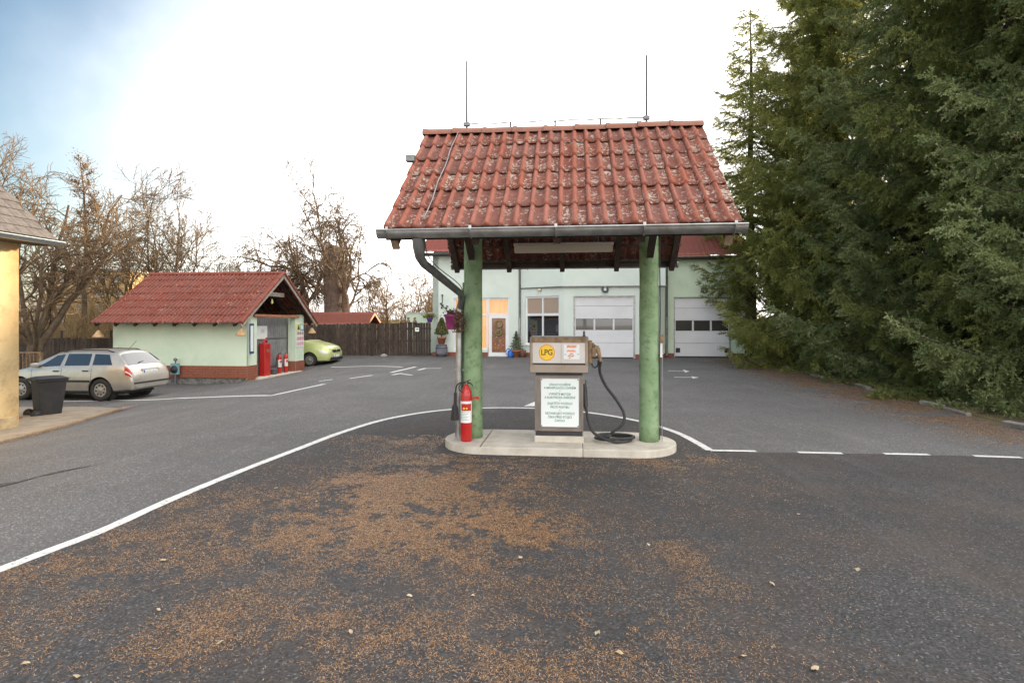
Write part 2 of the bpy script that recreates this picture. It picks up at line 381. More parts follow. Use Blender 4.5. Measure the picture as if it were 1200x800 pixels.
# apron sheet: inside of the painted line, down to behind the camera
ap = [Vector((p.x, p.y, 0)) for p in lw]+[G(886,530), G(1035,532), G(1200,536), Vector((9, 6.9, 0)), Vector((7, -6, 0)), Vector((-7, -6, 0))]
bm = bmesh.new(); bm.faces.new([bm.verts.new((p.x, p.y, .004)) for p in ap]); bmesh.ops.triangulate(bm, faces=bm.faces)
bmesh.ops.recalc_face_normals(bm, faces=bm.faces)
me = bpy.data.meshes.new('asphalt_apron'); bm.to_mesh(me); bm.free()
struct(MO('asphalt_apron', me, m_apron))
def strip(name, pts, wd, dz=.008):
    pts = [Vector(p) for p in pts]; mb = MB(); vs = []; dense = []
    for i in range(len(pts)-1):
        n = max(1, int((pts[i+1]-pts[i]).length/.3))
        dense += [pts[i].lerp(pts[i+1], k/n) for k in range(n)]
    dense.append(pts[-1])
    for i, p in enumerate(dense):
        t = dense[min(i+1, len(dense)-1)]-dense[max(i-1, 0)]; t.z = 0; t.normalize(); s = Vector((-t.y, t.x, 0))
        h = wd/2*(1+.12*noise.noise(p*9))
        for q in (p+s*h, p-s*h): vs.append((q.x, q.y, g(q.x, q.y)+dz))
    mb.add(vs, [(2*i, 2*i+1, 2*i+3, 2*i+2) for i in range(len(dense)-1)])
    return struct(mb.build(name, m_paint))
strip('painted_line', lw, .105)
strip('painted_line', [G(832,528.4), G(886,529.4)], .085, .012)
for a, b in (((935,530.3),(987,531.5)), ((1036,532),(1089,533)), ((1141,534.5),(1197,536.5))): strip('painted_dash', [G(*a), G(*b)], .085)
strip('painted_line', [G(60,470.5), G(140,469), G(210,466.5), G(318,463.5), G(380,450)], .14, .005)
for a, b in (((374,446.6),(390,444.6)), ((410,443.5),(436,439.7)), ((388,430),(472,430.3)), ((458,436.5),(487,429.8)), ((460,439.2),(471,437.3)), ((471,438.2),(483,439.5)), ((490,433.6),(499,431.4)), ((499,431.6),(517,431.6)), ((783,434.4),(806,434.8)), ((790,442),(815,442.2))):
    strip('painted_dash', [G(*a), G(*b)], .13, .005)
def flat_poly(name, pp, mat, dz):
    mb = MB(); vs = [G(*p) for p in pp]; mb.add([(v.x, v.y, g(v.x, v.y)+dz) for v in vs], [tuple(range(len(vs)))])
    return struct(mb.build(name, mat))
flat_poly('painted_arrow', [(614,476),(633,468),(640,476)], m_paint, .006)
flat_poly('painted_arrow', [(800,433),(808,435.2),(803,436.5)], m_paint, .007)
flat_poly('painted_arrow', [(810,441),(819,442.3),(812,443.7)], m_paint, .007)
# old patched strip in the road at left
mb = MB(); c0 = [G(-60,577),G(-10,573),G(20,565),G(50,557),G(80,551),G(105,546),G(130,540)]; wds = [.5,.42,.36,.28,.16,.09,.02]
vs = []
for p, wd in zip(smooth_pts(c0, 5), np.interp(np.arange(31)/5, range(7), wds)):
    for s in (-1, 1):
        q = p+Vector((.25, 1, 0)).normalized()*s*(wd*(.5+.5*noise.noise(p*4+Vector((s*3,0,0)))))
        vs.append((q.x, q.y, g(q.x, q.y)+.005))
mb.add(vs, [(2*i, 2*i+1, 2*i+3, 2*i+2) for i in range(30)]); struct(mb.build('asphalt_patch', m_tar))

# pavement by the yellow house, with a low worn kerb
pv = [G(-80,540), G(22,515), G(70,502), G(120,487), G(142,480.5), G(110,478.5), G(60,479), G(-60,479)]
mb = MB(); n = len(pv)
vs = [(p.x, p.y, g(p.x, p.y)+dz) for dz in (-.04, .05) for p in pv]
mb.add(vs, [tuple(range(n, 2*n))]+[(i, (i+1) % n, n+(i+1) % n, n+i) for i in range(n)])
struct(mb.build('pavement', m_pave, bevel=.015))

# ------------------------------------------------------------------ canopy
CO = P(656.5, HZ, 7.66); CO.z = 0
cano = thing('pump_canopy', CO, ANG, 'red tiled gable canopy on two round green posts over the pump', 'canopy')
u0 = 1.22; EZ = 2.63; RZ = 4.20; HD = 1.72; HW = 1.84
def cpx(px, v0): return hit(px, Vector((CO.x, CO.y, 0)), v0)[0]
for px in (554.5, 760.5):
    u = cpx(px, 0); mb = MB()
    prof = [(.001,.09)]+[(.128-.006*k/12+.0025*math.sin(k*2.1), .09+k*2.95/12) for k in range(13)]
    mb.lathe(prof, 32, (u, 0, 0)); p = mb.build('post', m_green, cano)
    if px > 700:
        pts = [(u+.13, -.06, .12)]+[(u+.132+.004*math.sin(k), -.06, .12+.22*k) for k in range(1, 13)]
        MB().tube(pts, .008, 6).build('cable', m_blackp, p)
        MB().tube([(u+.165, -.03, .1), (u+.165, -.03, 1.42)], .006, 6).build('conduit', m_zinc, p)
        mb = MB().box((u+.155, -.06, 1.44), (.055, .05, .1)); b = mb.build('switch_box', m_rust, p, bevel=.008)
        MB().box((u+.15, -.04, 1.3), (.03, .03, .2)).build('cable_clip', m_white, p)
    else:
        MB().tube([(u-.14, .02, .1), (u-.14, .02, 2.2)], .012, 6).build('conduit', m_green, p)
# timber
slope = math.atan2(RZ-EZ, HD)
for u in np.linspace(-HW+.1, HW-.1, 5):
    for s in (-1, 1):
        mb = MB(); dzz = -.115
        mb.bar((u, s*(HD-.02), EZ+dzz), (u, s*.02, RZ+dzz-.03), .075, .10); r = mb.build('rafter', m_wood, cano)
        if s < 0 and abs(u) > 1.5:
            MB().box((u, -(HD-.045), EZ+dzz-.02), (.078, .03, .115), Matrix.Rotation(slope, 3, 'X')).build('rafter_end', m_woodend, r)
for s in (-1, 1):
    for k in range(8):
        f = (k+.3)/7.4
        MB().bar((-HW, s*HD*(1-f), EZ+(RZ-EZ)*f-.045), (HW, s*HD*(1-f), EZ+(RZ-EZ)*f-.045), .05, .03).build('batten', m_wood, cano)
    MB().bar((-HW+.02, s*.75, EZ+(RZ-EZ)*(1-.75/HD)-.27), (HW-.02, s*.75, EZ+(RZ-EZ)*(1-.75/HD)-.27), .11, .13).build('purlin', m_wood, cano)
for px in (554.5, 760.5):
    u = cpx(px, 0); MB().bar((u, -1.1, 3.0), (u, 1.1, 3.0), .1, .14).build('tie_beam', m_wood, cano)
    for s in (-1, 1): MB().bar((u, s*.06, 2.5), (u, s*.75, 3.0), .08, .09).build('brace', m_wood, cano)
MB().bar((-HW, 0, RZ-.2), (HW, 0, RZ-.2), .1, .16).build('ridge_beam', m_wood, cano)
# roof tiles
def tile_mesh(name, tw, tl, amp, per=2, thick=.018, seg=7, closed=False):
    # x across, y up the slope (0 at lip), z out; lip at y=0 proud, tail lower so the next course rides on it
    def prof(x):
        q = (x/tw*per) % 1
        if x >= tw-1e-6: q = 0.999
        return amp*max(0, math.sin(math.pi*min(1, q/.40)))**.7 if q < .40 else amp*(.05-.05*math.cos((q-.40)/.60*6.283))*-1
    N = per*seg; vs = []; fs = []
    X = [tw*1.02*i/N for i in range(N+1)]
    for (y, dz) in ((0, .030), (.03, .036), (tl, .004)):
        for x in X: vs.append((x-tw/2, y, prof(min(x, tw))+dz))
    for x in X: vs.append((x-tw/2, .003, (0 if closed else prof(min(x, tw)))+.030-thick))
    for x in X: vs.append((x-tw/2, tl, prof(min(x, tw))+.004-thick*.8))
    n = N+1
    for i in range(N):
        fs += [(i, i+1, n+i+1, n+i), (n+i, n+i+1, 2*n+i+1, 2*n+i), (3*n+i, 3*n+i+1, i+1, i), (4*n+i, 4*n+i+1, 3*n+i+1, 3*n+i)]
    fs += [(3*n, 0, n, 2*n, 4*n), (n-1, 4*n-1, 5*n-1, 3*n-1, 2*n-1)]
    mb = MB(); mb.add(vs, fs, True)
    me = mb.mesh(name); vattr(me, 'pan', [max(0, min(1, 1-prof(min(max(v[0]+tw/2, 0), tw))/(amp*.55))) for v in vs]); return me
def lay_tiles(parent, x0, x1, ncol, nrow, ye, ze, yr, zr, mat, amp, sgn, jit=.004, over=1.12, name='roof_tile', closed=False):
    tw = (x1-x0)/ncol; sl_ = math.hypot(yr-ye, zr-ze); tl = sl_/nrow
    me = tile_mesh(name, tw, tl*over, amp, closed=closed); me.materials.append(mat)
    a = math.atan2(zr-ze, abs(yr-ye)); d = Vector((0, (yr-ye)/sl_, (zr-ze)/sl_)); nrm = Vector((0, -d.z*sgn, abs(d.y)))
    X = Vector((1, 0, 0))*sgn
    base = Matrix((X, d, X.cross(d))).transposed()
    out = []
    for r in range(nrow):
        for c in range(ncol):
            p = Vector((x0+(c+.5)*tw, ye, ze))+d*(tl*r)+X.cross(d)*(.012+random.uniform(-jit, jit))+Vector((random.uniform(-jit, jit), 0, 0))+d*random.uniform(-jit, jit)*1.5
            o = bpy.data.objects.new(name, me); COL.objects.link(o); o.parent = parent
            m = base @ Matrix.Rotation(random.uniform(-.012, .012), 3, 'Z') @ Matrix.Rotation(random.uniform(-.01, .014), 3, 'X') @ Matrix.Rotation(random.uniform(-.01, .01), 3, 'Y')
            o.matrix_local = Matrix.Translation(p) @ m.to_4x4(); out.append(o)
    return out
MB().bar((-HW+.01, -HD+.01, EZ-.03), (HW-.01, -HD+.01, EZ-.03), .025, .13).build('fascia', m_wood, cano); MB().bar((-HW+.01, HD-.01, EZ-.03), (HW-.01, HD-.01, EZ-.03), .025, .09).build('fascia', m_wood, cano)
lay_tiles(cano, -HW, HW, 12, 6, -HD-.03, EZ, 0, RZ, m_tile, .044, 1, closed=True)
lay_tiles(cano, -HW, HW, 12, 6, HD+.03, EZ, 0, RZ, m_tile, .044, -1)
# verge faces, ridge tiles
def ridge_piece(name, L, r):
    mb = MB(); prof = [(math.cos(a), math.sin(a)) for a in np.linspace(-.15, math.pi+.15, 12)]
    vs = []
    for (x, k) in ((0, 1.1), (.05, 1.1), (.052, 1.0), (L, .92)):
        for (c, s) in prof: vs.append((x, c*r*k, s*r*k*.75))
    n = 12; mb.add(vs, [(j*n+i, j*n+i+1, (j+1)*n+i+1, (j+1)*n+i) for j in range(3) for i in range(n-1)], True)
    mb.add([(0, c*r*1.1, s*r*1.1*.75) for c, s in prof], [tuple(range(n))]); mb.add([(L, c*r*.92, s*r*.92*.75) for c, s in prof], [tuple(range(n))[::-1]])
    return mb.mesh(name)
rp = ridge_piece('ridge_tile', .43, .115); rp.materials.append(m_ridge)
for k in range(9):
    MO('ridge_tile', rp, None, cano, (-HW-.02+k*.41, 0, RZ+.0+random.uniform(0, .012)), (random.uniform(-.05, .05), random.uniform(-.015, .02), random.uniform(-.015, .015)))
# gutters
def gutter(parent, x0, x1, y, z, r, mat, nbr=5, name='gutter', fall=0.):
    mb = MB(); A = np.linspace(-math.pi, 0, 11); vs = []
    for x in (x0, x1):
        for k in (1, .93):
            for a in A: vs.append((x, y+math.cos(a)*r*k, z+math.sin(a)*r*k))
    n = 11
    for i in range(n-1): mb_f = (i, i+1, 2*n+i+1, 2*n+i); mb.f.append(list(mb_f)); mb.sm.append(True)
    for i in range(n-1): mb.f.append([n+i+1, n+i, 3*n+i, 3*n+i+1]); mb.sm.append(True)
    mb.v += vs
    for e in (0, 2*n): mb.f.append([e+i for i in range(n)]); mb.sm.append(False)
    for s in (-1, 1): mb.tube([(x0, y+s*r, z+.004), (x1, y+s*r, z+.004)], .011, 6)
    o = mb.build(name, mat, parent)
    for x in np.linspace(x0+.12, x1-.12, nbr):
        b = MB(); b.tube([(x, y+math.cos(a)*(r+.006), z+math.sin(a)*(r+.006)) for a in A], .008, 5)
        b.box((x, y-r-.006, z+.02), (.03, .012, .035)); b.build('gutter_bracket', mat, o)
    return o
gt = gutter(cano, -HW-.05, HW+.04, -HD-.075, EZ-.015, .078, m_zinc, 5)
gutter(cano, -HW-.02, HW+.02, HD+.075, EZ-.015, .075, m_zinc, 4)
# downpipe
def c_loc(p): 
    q = p-CO; return Vector((q.dot(UV[0]), q.dot(UV[1]), q.z))
dpts = [c_loc(P(490, 276, 6.08)), c_loc(P(491, 290, 6.10)), c_loc(P(492, 301, 6.16)), c_loc(P(497, 309, 6.3)), c_loc(P(540, 344, 7.62)), c_loc(P(541, 352, 7.74)), c_loc(P(538.5, 362, 7.78))]
dp = MB().tube(dpts, [.068,.066,.052,.048,.046,.046,.046], 14).build('downpipe', m_zincd, cano)
bot = c_loc(P(537.5, 500, 7.78)); top = dpts[-1]; bot.x = top.x-.012; bot.y = top.y; bot.z = .1
mb = MB().tube([top+Vector((0,0,.03)), bot], .047, 14)
for zz in (.35, 1.0, 1.75): mb.tube([(bot.x, bot.y, zz), (bot.x, bot.y, zz+.03)], .053, 14)
for zz in (.36, 1.01, 1.76): mb.box((bot.x+.06, bot.y, zz), (.1, .015, .02))
mb.build('downpipe', m_zinc, cano)
mb = MB(); mb.tube(smooth_pts([c_loc(P(497,268,5.95)), c_loc(P(500,295,6.2)), c_loc(P(512,312,6.5)), c_loc(P(538,333,7.5)), c_loc(P(543,345,7.62))], 5), .006, 5).build('lightning_wire', m_zincd, cano)
# lightning rods and wire
wl = []
for px, ytop in ((547, 72), (757.5, 65)):
    u = cpx(px, 0); Yd = hit(px, Vector((CO.x, CO.y, 0)), 0)[1]; zt = zat(ytop, Yd)
    mb = MB().tube([(u, 0, RZ+.08), (u, 0, RZ+.3), (u, 0, zt)], [.014, .013, .011], 8); rod = mb.build('lightning_rod', m_blackp, cano)
    MB().box((u, 0, RZ+.15), (.085, .05, .05)).build('rod_clamp', m_zincd, rod, bevel=.006); wl.append(u)
mids = np.linspace(wl[0], wl[1], 5)[1:-1]
for u in mids: MB().tube([(u, 0, RZ+.06), (u, 0, RZ+.16)], .012, 6).build('wire_holder', m_blackp, cano)
pts = [(wl[0], 0, RZ+.15)]+[(u, 0, RZ+.16-.012*(k % 2)) for k, u in enumerate(np.linspace(wl[0], wl[1], 13)[1:-1])]+[(wl[1], 0, RZ+.15)]
MB().tube(pts, .0085, 5).build('lightning_wire', m_zincd, cano)
dn = Vector((0, -HD, EZ-RZ)).normalized(); q0 = Vector((wl[0]-.1, -.02, RZ+.13)); q1 = c_loc(P(498, 262, 6.15))
pts = [Vector((wl[0], 0, RZ+.15)), q0]+[Vector((q0.x+(q1.x-q0.x)*f+.008*math.sin(f*17), -HD*f, RZ+(EZ-RZ)*f+.115)) for f in np.linspace(.06, .99, 12)]
MB().tube(pts, .007, 5).build('lightning_wire', m_zinc, cano)
mb = MB(); bp_ = c_loc(P(482, 186, 7.1)); mb.box((-HW+.005, bp_.y, bp_.z), (.11, .08, .085)); mb.build('alarm_box', m_zincd, cano, bevel=.008)
# tube lamp
lc = c_loc(P(660, 291, 7.4)); l = thing('fluorescent_lamp', CO+UV[0]*lc.x+UV[1]*lc.y+Vector((0,0,lc.z)), ANG, 'long unlit fluorescent lamp hanging under the tiled canopy', 'lamp')
mb = MB(); mb.prism([(-.09,.035),(.09,.035),(.07,-.03),(.045,-.05),(-.045,-.05),(-.07,-.03)], -.63, .63, Matrix(((0,0,1),(1,0,0),(0,1,0)))); mb.build('diffuser', M('lamp_diffuser', (.62,.56,.47), .4), l)
MB().box((0, 0, .05), (1.28, .13, .03)).build('housing', m_white, l)
for s in (-.45, .45): MB().tube([(s, 0, .06), (s, 0, .30)], .006, 5).build('hanger', m_zincd, l)
# litter caught on the roof
# ------------------------------------------------------------------ island
isl = thing('pump_island', (CO.x, CO.y, 0), ANG, 'low rounded concrete kerb island under the pump', 'island')
uL = cpx(523.5, 0); uR = cpx(791.5, 0); vF = -.62; vB = .58; hr = (vB-vF)/2; vc = (vF+vB)/2
def stad(lo, hi):
    pts = []
    if lo is None: pts += [(uL+hr*.95-math.cos(a)*hr*.95, vc+math.sin(a)*hr) for a in np.linspace(math.pi/2, -math.pi/2, 17)]
    else: pts += [(lo, vB), (lo, vF)]
    if hi is None: pts += [(uR-hr*.95+math.cos(a)*hr*.95, vc+math.sin(a)*hr) for a in np.linspace(-math.pi/2, math.pi/2, 17)]
    else: pts += [(hi, vF), (hi, vB)]
    return pts
sA = cpx(562, vF); sB = cpx(683, vF)
for lo, hi, dz in ((None, sA-.0015, 0), (sA+.0015, sB-.0015, .002), (sB+.0015, None, -.001)):
    MB().prism(stad(lo, hi), -.04, .1+dz).build('kerb_segment', m_conc, isl, bevel=.012)

# ------------------------------------------------------------------ pump
def text(body, size, parent, loc, mat, name, ext=.0006, align='CENTER', rot=(R(90), 0, 0), sx=1., space=1., bold=0.):
    c = bpy.data.curves.new(name, 'FONT'); c.body = body; c.size = size; c.align_x = align; c.align_y = 'CENTER'; c.extrude = ext; c.space_line = space; c.offset = bold
    o = bpy.data.objects.new(name, c); COL.objects.link(o); dg = bpy.context.evaluated_depsgraph_get()
    me = bpy.data.meshes.new_from_object(o.evaluated_get(dg)); bpy.data.objects.remove(o); me.name = name
    me.materials.clear(); n = MO(name, me, mat, parent, loc, rot); n.scale = (sx, 1, 1); return n
vP = -.22; PO = CO+UV[0]*cpx(655, vP)+UV[1]*vP
pump = thing('fuel_dispenser', PO, ANG, 'brown metal gas dispenser standing on the island between the posts', 'fuel pump')
MB().box((0, .2, .135), (.64, .46, .09)).build('plinth', m_conc, pump, bevel=.01)
MB().box((0, .21, .205), (.61, .42, .05)).build('base_strip', m_blackp, pump)
body = MB().box((0, .22, .60), (.625, .42, .74)).build('cabinet', m_pump, pump, bevel=.012)
for s in (-1, 1): MB().box((s*.302, .006, .60), (.026, .014, .735)).build('edge_trim', m_pump, body, bevel=.003)
sg = MB().box((.012, -.004, .61), (.505, .008, .64)).build('notice_board', m_zinc, pump, bevel=.002)
MB().box((.012, -.0095, .61), (.485, .004, .62)).build('notice_face', m_sign, sg)
for sx_ in (-1, 1):
    for sz_ in (-1, 1): MB().lathe([(.001,.004),(.008,.003),(.009,0)], 8, (.012+sx_*.235, -.0115, .61+sz_*.30), Matrix.Rotation(R(90), 3, 'X')).build('screw', m_zincd, sg)
lines = [('ZÁKAZ KOUŘENÍ',.845),('A MANIPULACE S OHNĚM',.803),('•',.762),('VYPNĚTE MOTOR',.722),('A ELEKTRICKÁ ZAŘÍZENÍ',.678),('•',.640),('ZAJISTĚTE VOZIDLO',.600),('PROTI POHYBU',.553),('•',.515),('NETANKUJÍCÍ VOZIDLO',.472),('ČEKÁ PŘED STOJÍCÍ',.424),('ČAROU!',.378)]
for s_, z in lines: text(s_, .042, sg, (.012, -.0118, z), m_tgreen, 'notice_text', ext=.0004, sx=.84, bold=.0006)
hd = MB().box((0, .2, 1.235), (.76, .50, .47)).build('head', m_pump, pump, bevel=.014)
MB().box((0, .2, .985), (.60, .38, .04)).build('neck', m_blackp, pump)
MB().box((0, -.058, 1.425), (.70, .016, .065)).build('top_rail', m_rust, hd, bevel=.004)
MB().box((0, -.056, 1.055), (.75, .018, .10)).build('bottom_rail', m_pumpl, hd, bevel=.006)
for s in (-1, 1): MB().box((s*.355, -.056, 1.25), (.03, .018, .285)).build('side_rail', m_pumpl, hd, bevel=.004)
MB().box((0, -.0535, 1.118), (.68, .012, .022)).build('shadow_gap', m_blackp, hd)
fc = MB().box((0, -.053, 1.26), (.678, .008, .262)).build('display_panel', m_panel, pump)
MB().box((.03, -.0574, 1.26), (.003, .002, .26)).build('panel_joint', m_zincd, fc)
rx = Matrix.Rotation(R(90), 3, 'X'); cx, cz = -.155, 1.265
d = MB().lathe([(.0001,.003),(.104,.003),(.104,0)], 40, (cx, -.0572, cz), rx, smooth=False).build('round_sticker', m_lpgo, fc)
MB().lathe([(.0001,.0045),(.092,.0045),(.092,0)], 40, (cx, -.0572, cz), rx, smooth=False).build('sticker_face', m_lpgy, fc)
text('LPG', .105, fc, (cx, -.0622, cz), m_lpgt, 'sticker_text', sx=.85, bold=.0022)
MB().box((.165, -.0578, 1.275), (.20, .002, .185)).build('paper_sticker', m_white, fc)
for (x, z, w_, h_) in ((.165, 1.345, .13, .032), (.16, 1.287, .115, .024), (.165, 1.25, .05, .02), (.16, 1.222, .09, .024)):
    for k in range(int(w_/.016)): MB().box((x-w_/2+.016*k+.008, -.0596, z+.002*((k*5) % 3-1)), (.012, .0015, h_)).build('sticker_print', m_orange, fc)
for (x, z) in ((.085, 1.24), (.25, 1.245), (.14, 1.195)): MB().box((x, -.0596, z), (.02, .0015, .008)).build('sticker_print', m_tgreen, fc)
MB().tube([(.325, .03, 1.47), (.325, .03, 1.50), (.325, .03, 1.52), (.325, .03, 1.545)], [.022, .012, .016, .008], 8).build('seal_bolt', m_blackp, pump)
# holster, nozzle and hose on the right side
h = MB().box((.405, .08, 1.27), (.05, .16, .30)).build('holster', m_rust, pump, bevel=.012)
mb = MB(); mb.tube([(.43,.06,1.30),(.47,.03,1.33),(.50,.0,1.31),(.515,-.01,1.25)], [.032,.036,.034,.026], 10)
mb.tube([(.42,.06,1.22),(.46,.03,1.20),(.50,0,1.22)], .012, 6); mb.tube([(.43,.05,1.38),(.455,.04,1.35)], .02, 8)
mb.tube([(.515,-.01,1.26),(.53,-.015,1.20),(.535,-.015,1.15)], [.026,.02,.022], 10); mb.box((.49, .0, 1.33), (.05, .05, .05)); mb.box((.455, .02, 1.27), (.05, .07, .12))
nz = mb.build('nozzle', m_rust, pump)
MB().tube(smooth_pts([Vector((.42,.05,1.18)), Vector((.43,.03,1.10)), Vector((.46,.02,1.07)), Vector((.50,.01,1.10)), Vector((.505,0,1.17))], 5), .01, 6).build('nozzle_guard', m_blackp, nz)
def pl(px, py, v): # pump local point from a picture position at local depth v (relative to island frame)
    s, t = hit(px, Vector((CO.x, CO.y, 0)), v); return Vector((s-cpx(655, vP), v-vP, zat(py, t)))
hp = [Vector((.535,-.015,1.16)), pl(703,436,-.2), pl(710,452,-.18), pl(722,468,-.16), pl(731,484,-.16), pl(730,496,-.18), pl(718,506,-.2)]
hp = [Vector(p) for p in hp]
coil = []
cu = pl(718, 510, -.15); 
for k in range(0, 26):
    a = -math.pi*.5+k*2*math.pi/13
    r_ = .30-.004*k
    coil.append(Vector((cu.x+math.cos(a)*r_*(.85 if k < 13 else 1.05)+.03*(k > 13), cu.y+.05+math.sin(a)*r_*.62, .128+.0016*k+.01*(k > 12))))
coil = coil[::-1]
end = [pl(697,508,-.22), pl(690,494,-.18), pl(686.5,476,-.16), pl(685.5,462,-.14)]
for p in end: p.z = max(p.z, .13)
path = smooth_pts(hp+[coil[0]+Vector((.05,.02,.03))]+coil+end, 5)
for p in path: p.z = max(p.z, .126)
MB().tube(path, .019, 8).build('hose', m_black, pump)
mb = MB().tube([end[-2], end[-1], end[-1]+Vector((0,.01,.06)), end[-1]+Vector((-.005,.02,.14))], [.03,.032,.03,.022], 10); mb.box(end[-1]+Vector((-.02,.03,.16)), (.07,.05,.05)); mb.build('hose_coupling', m_blackp, pump, bevel=.004)
for zz in (.55, .75, .88): MB().box((.325, .1, zz), (.03, .05, .06)).build('hose_fitting', m_zincd, pump, bevel=.006)

# ------------------------------------------------------------------ fire extinguisher builder
def extinguisher(o, r, H, horn=True, lab=True):
    prof = [(.001,0),(r*.9,0),(r,.02),(r,H*.74),(r*.93,H*.80),(r*.70,H*.86),(r*.38,H*.90),(r*.3,H*.93),(.001,H*.93)]
    MB().lathe(prof, 28).build('cylinder', m_red, o)
    v = MB().tube([(0,0,H*.92),(0,0,H*.97)], [r*.3,r*.26], 10).build('valve', m_rust, o)
    mb = MB(); mb.bar((-r*.2,0,H*.97), (r*.75,-.01,H*1.0), .022, .014); mb.bar((-r*.2,0,H*.96), (r*.6,-.01,H*.945), .022, .012); mb.build('handle', m_blackp, v, bevel=.003)
    if lab:
        def patch(z0, z1, a0, a1, rr, mat, nm):
            mb = MB(); mb.grid(lambda i, j: Vector((rr*math.cos(a0+(a1-a0)*i), rr*math.sin(a0+(a1-a0)*i), z0+(z1-z0)*j)), 14, 1); return mb.build(nm, mat, o)
        patch(H*.31, H*.66, R(-175), R(-15), r+.0015, m_sign, 'paper_label')
        patch(H*.505, H*.62, R(-135), R(-28), r+.003, m_red, 'label_print')
        for k in (-1, 1): MB().lathe([(.0001,.003),(.013,.003)], 12, (k*.018, -r-.004+.002, H*.545), Matrix.Rotation(R(90), 3, 'X'), smooth=False).build('label_pictogram', m_ylw, o)
        for k, zz in enumerate((.48, .455, .43, .405, .38, .355)):
            patch(H*zz, H*zz+.004, R(-150), R(-50-(k*13) % 30), r+.0025, m_zincd, 'label_line')
    if horn:
        pts = [Vector(p) for p in ((0,-.01,H*.95),(-r*.9,-.02,H*.96),(-r*1.7,-.02,H*.90),(-r*1.9,-.01,H*.78))]
        MB().tube(smooth_pts(pts, 5), .009, 7).build('discharge_hose', m_black, o)
        MB().tube([(-r*1.95,-.01,H*.79),(-r*1.98,-.01,H*.60)], .02, 8).build('horn_grip', m_black, o)
        mb = MB(); mb.tube([(-r*1.98,-.01,H*.60),(-r*2.0,-.01,H*.56),(-r*2.05,-.01,H*.34)], [.025,.04,.055], 4, smooth=False); mb.build('horn', m_blackp, o)
        ring = [Vector((math.cos(a)*r*1.25, -.03+math.sin(a)*.03, H*.88+math.sin(a)*r*.9)) for a in np.linspace(.3, 5.2, 14)]
        MB().tube(ring, .007, 6).build('hose_loop', m_black, o)
    return o
ev = -.28; eo = CO+UV[0]*cpx(546.5, ev)+UV[1]*ev; eo.z = .1
ex = thing('fire_extinguisher', eo, ANG, 'red fire extinguisher with black horn standing by the left canopy post', 'extinguisher')
extinguisher(ex, .075, .80)
MB().box((.11, .0, .565), (.09, .02, .022), Matrix.Rotation(R(-12), 3, 'Y')).build('wall_bracket', m_red, ex)
MB().tube([(.15, -.012, .565), (.15, .02, .565)], .022, 10).build('bracket_knob', m_red, ex)

# foliage scatter
def leaves(name, pts, mat, parent, size, n_per=1, flat=.35):
    pts = np.array(pts); n = len(pts)
    a = rng.normal(size=(n, 3)); a /= np.linalg.norm(a, axis=1)[:, None]; b = rng.normal(size=(n, 3)); b -= (b*a).sum(1)[:, None]*a; b /= np.linalg.norm(b, axis=1)[:, None]
    s = size*rng.uniform(.6, 1.3, (n, 1))
    V = np.stack([pts-a*s, pts+b*s*flat, pts+a*s, pts-b*s*flat], 1).reshape(-1, 3); T = np.arange(4*n).reshape(-1, 4)
    me = npmesh(name, V, T); vattr(me, 'var', np.repeat(rng.random(n), 4)); return MO(name, me, mat, parent)
# hanging pot on the downpipe
hp_ = P(530.5, 386, 7.55); pot = thing('hanging_pot', hp_, ANG, 'purple pot of withered trailing flowers hung on the canopy downpipe', 'flower pot')
MB().lathe([(.001,0),(.075,0),(.08,.01),(.105,.165),(.118,.17),(.12,.20),(.108,.20),(.10,.17),(.001,.165)], 24).build('pot', m_purple, pot)
pts = [(rng.normal(0, .05)+.01, rng.normal(0, .05), .20+abs(rng.normal(0, .03))) for _ in range(300)]+[(.09+rng.normal(0, .04), -.05+rng.normal(0, .05), .22-.26*rng.random()**1.2) for _ in range(700)]
leaves('trailing_plant', pts, m_fuch, pot, .016, flat=.5)
MB().bar((.02, .1, .17), (.09, .2, .17), .02, .02).build('hanger', m_zincd, pot)

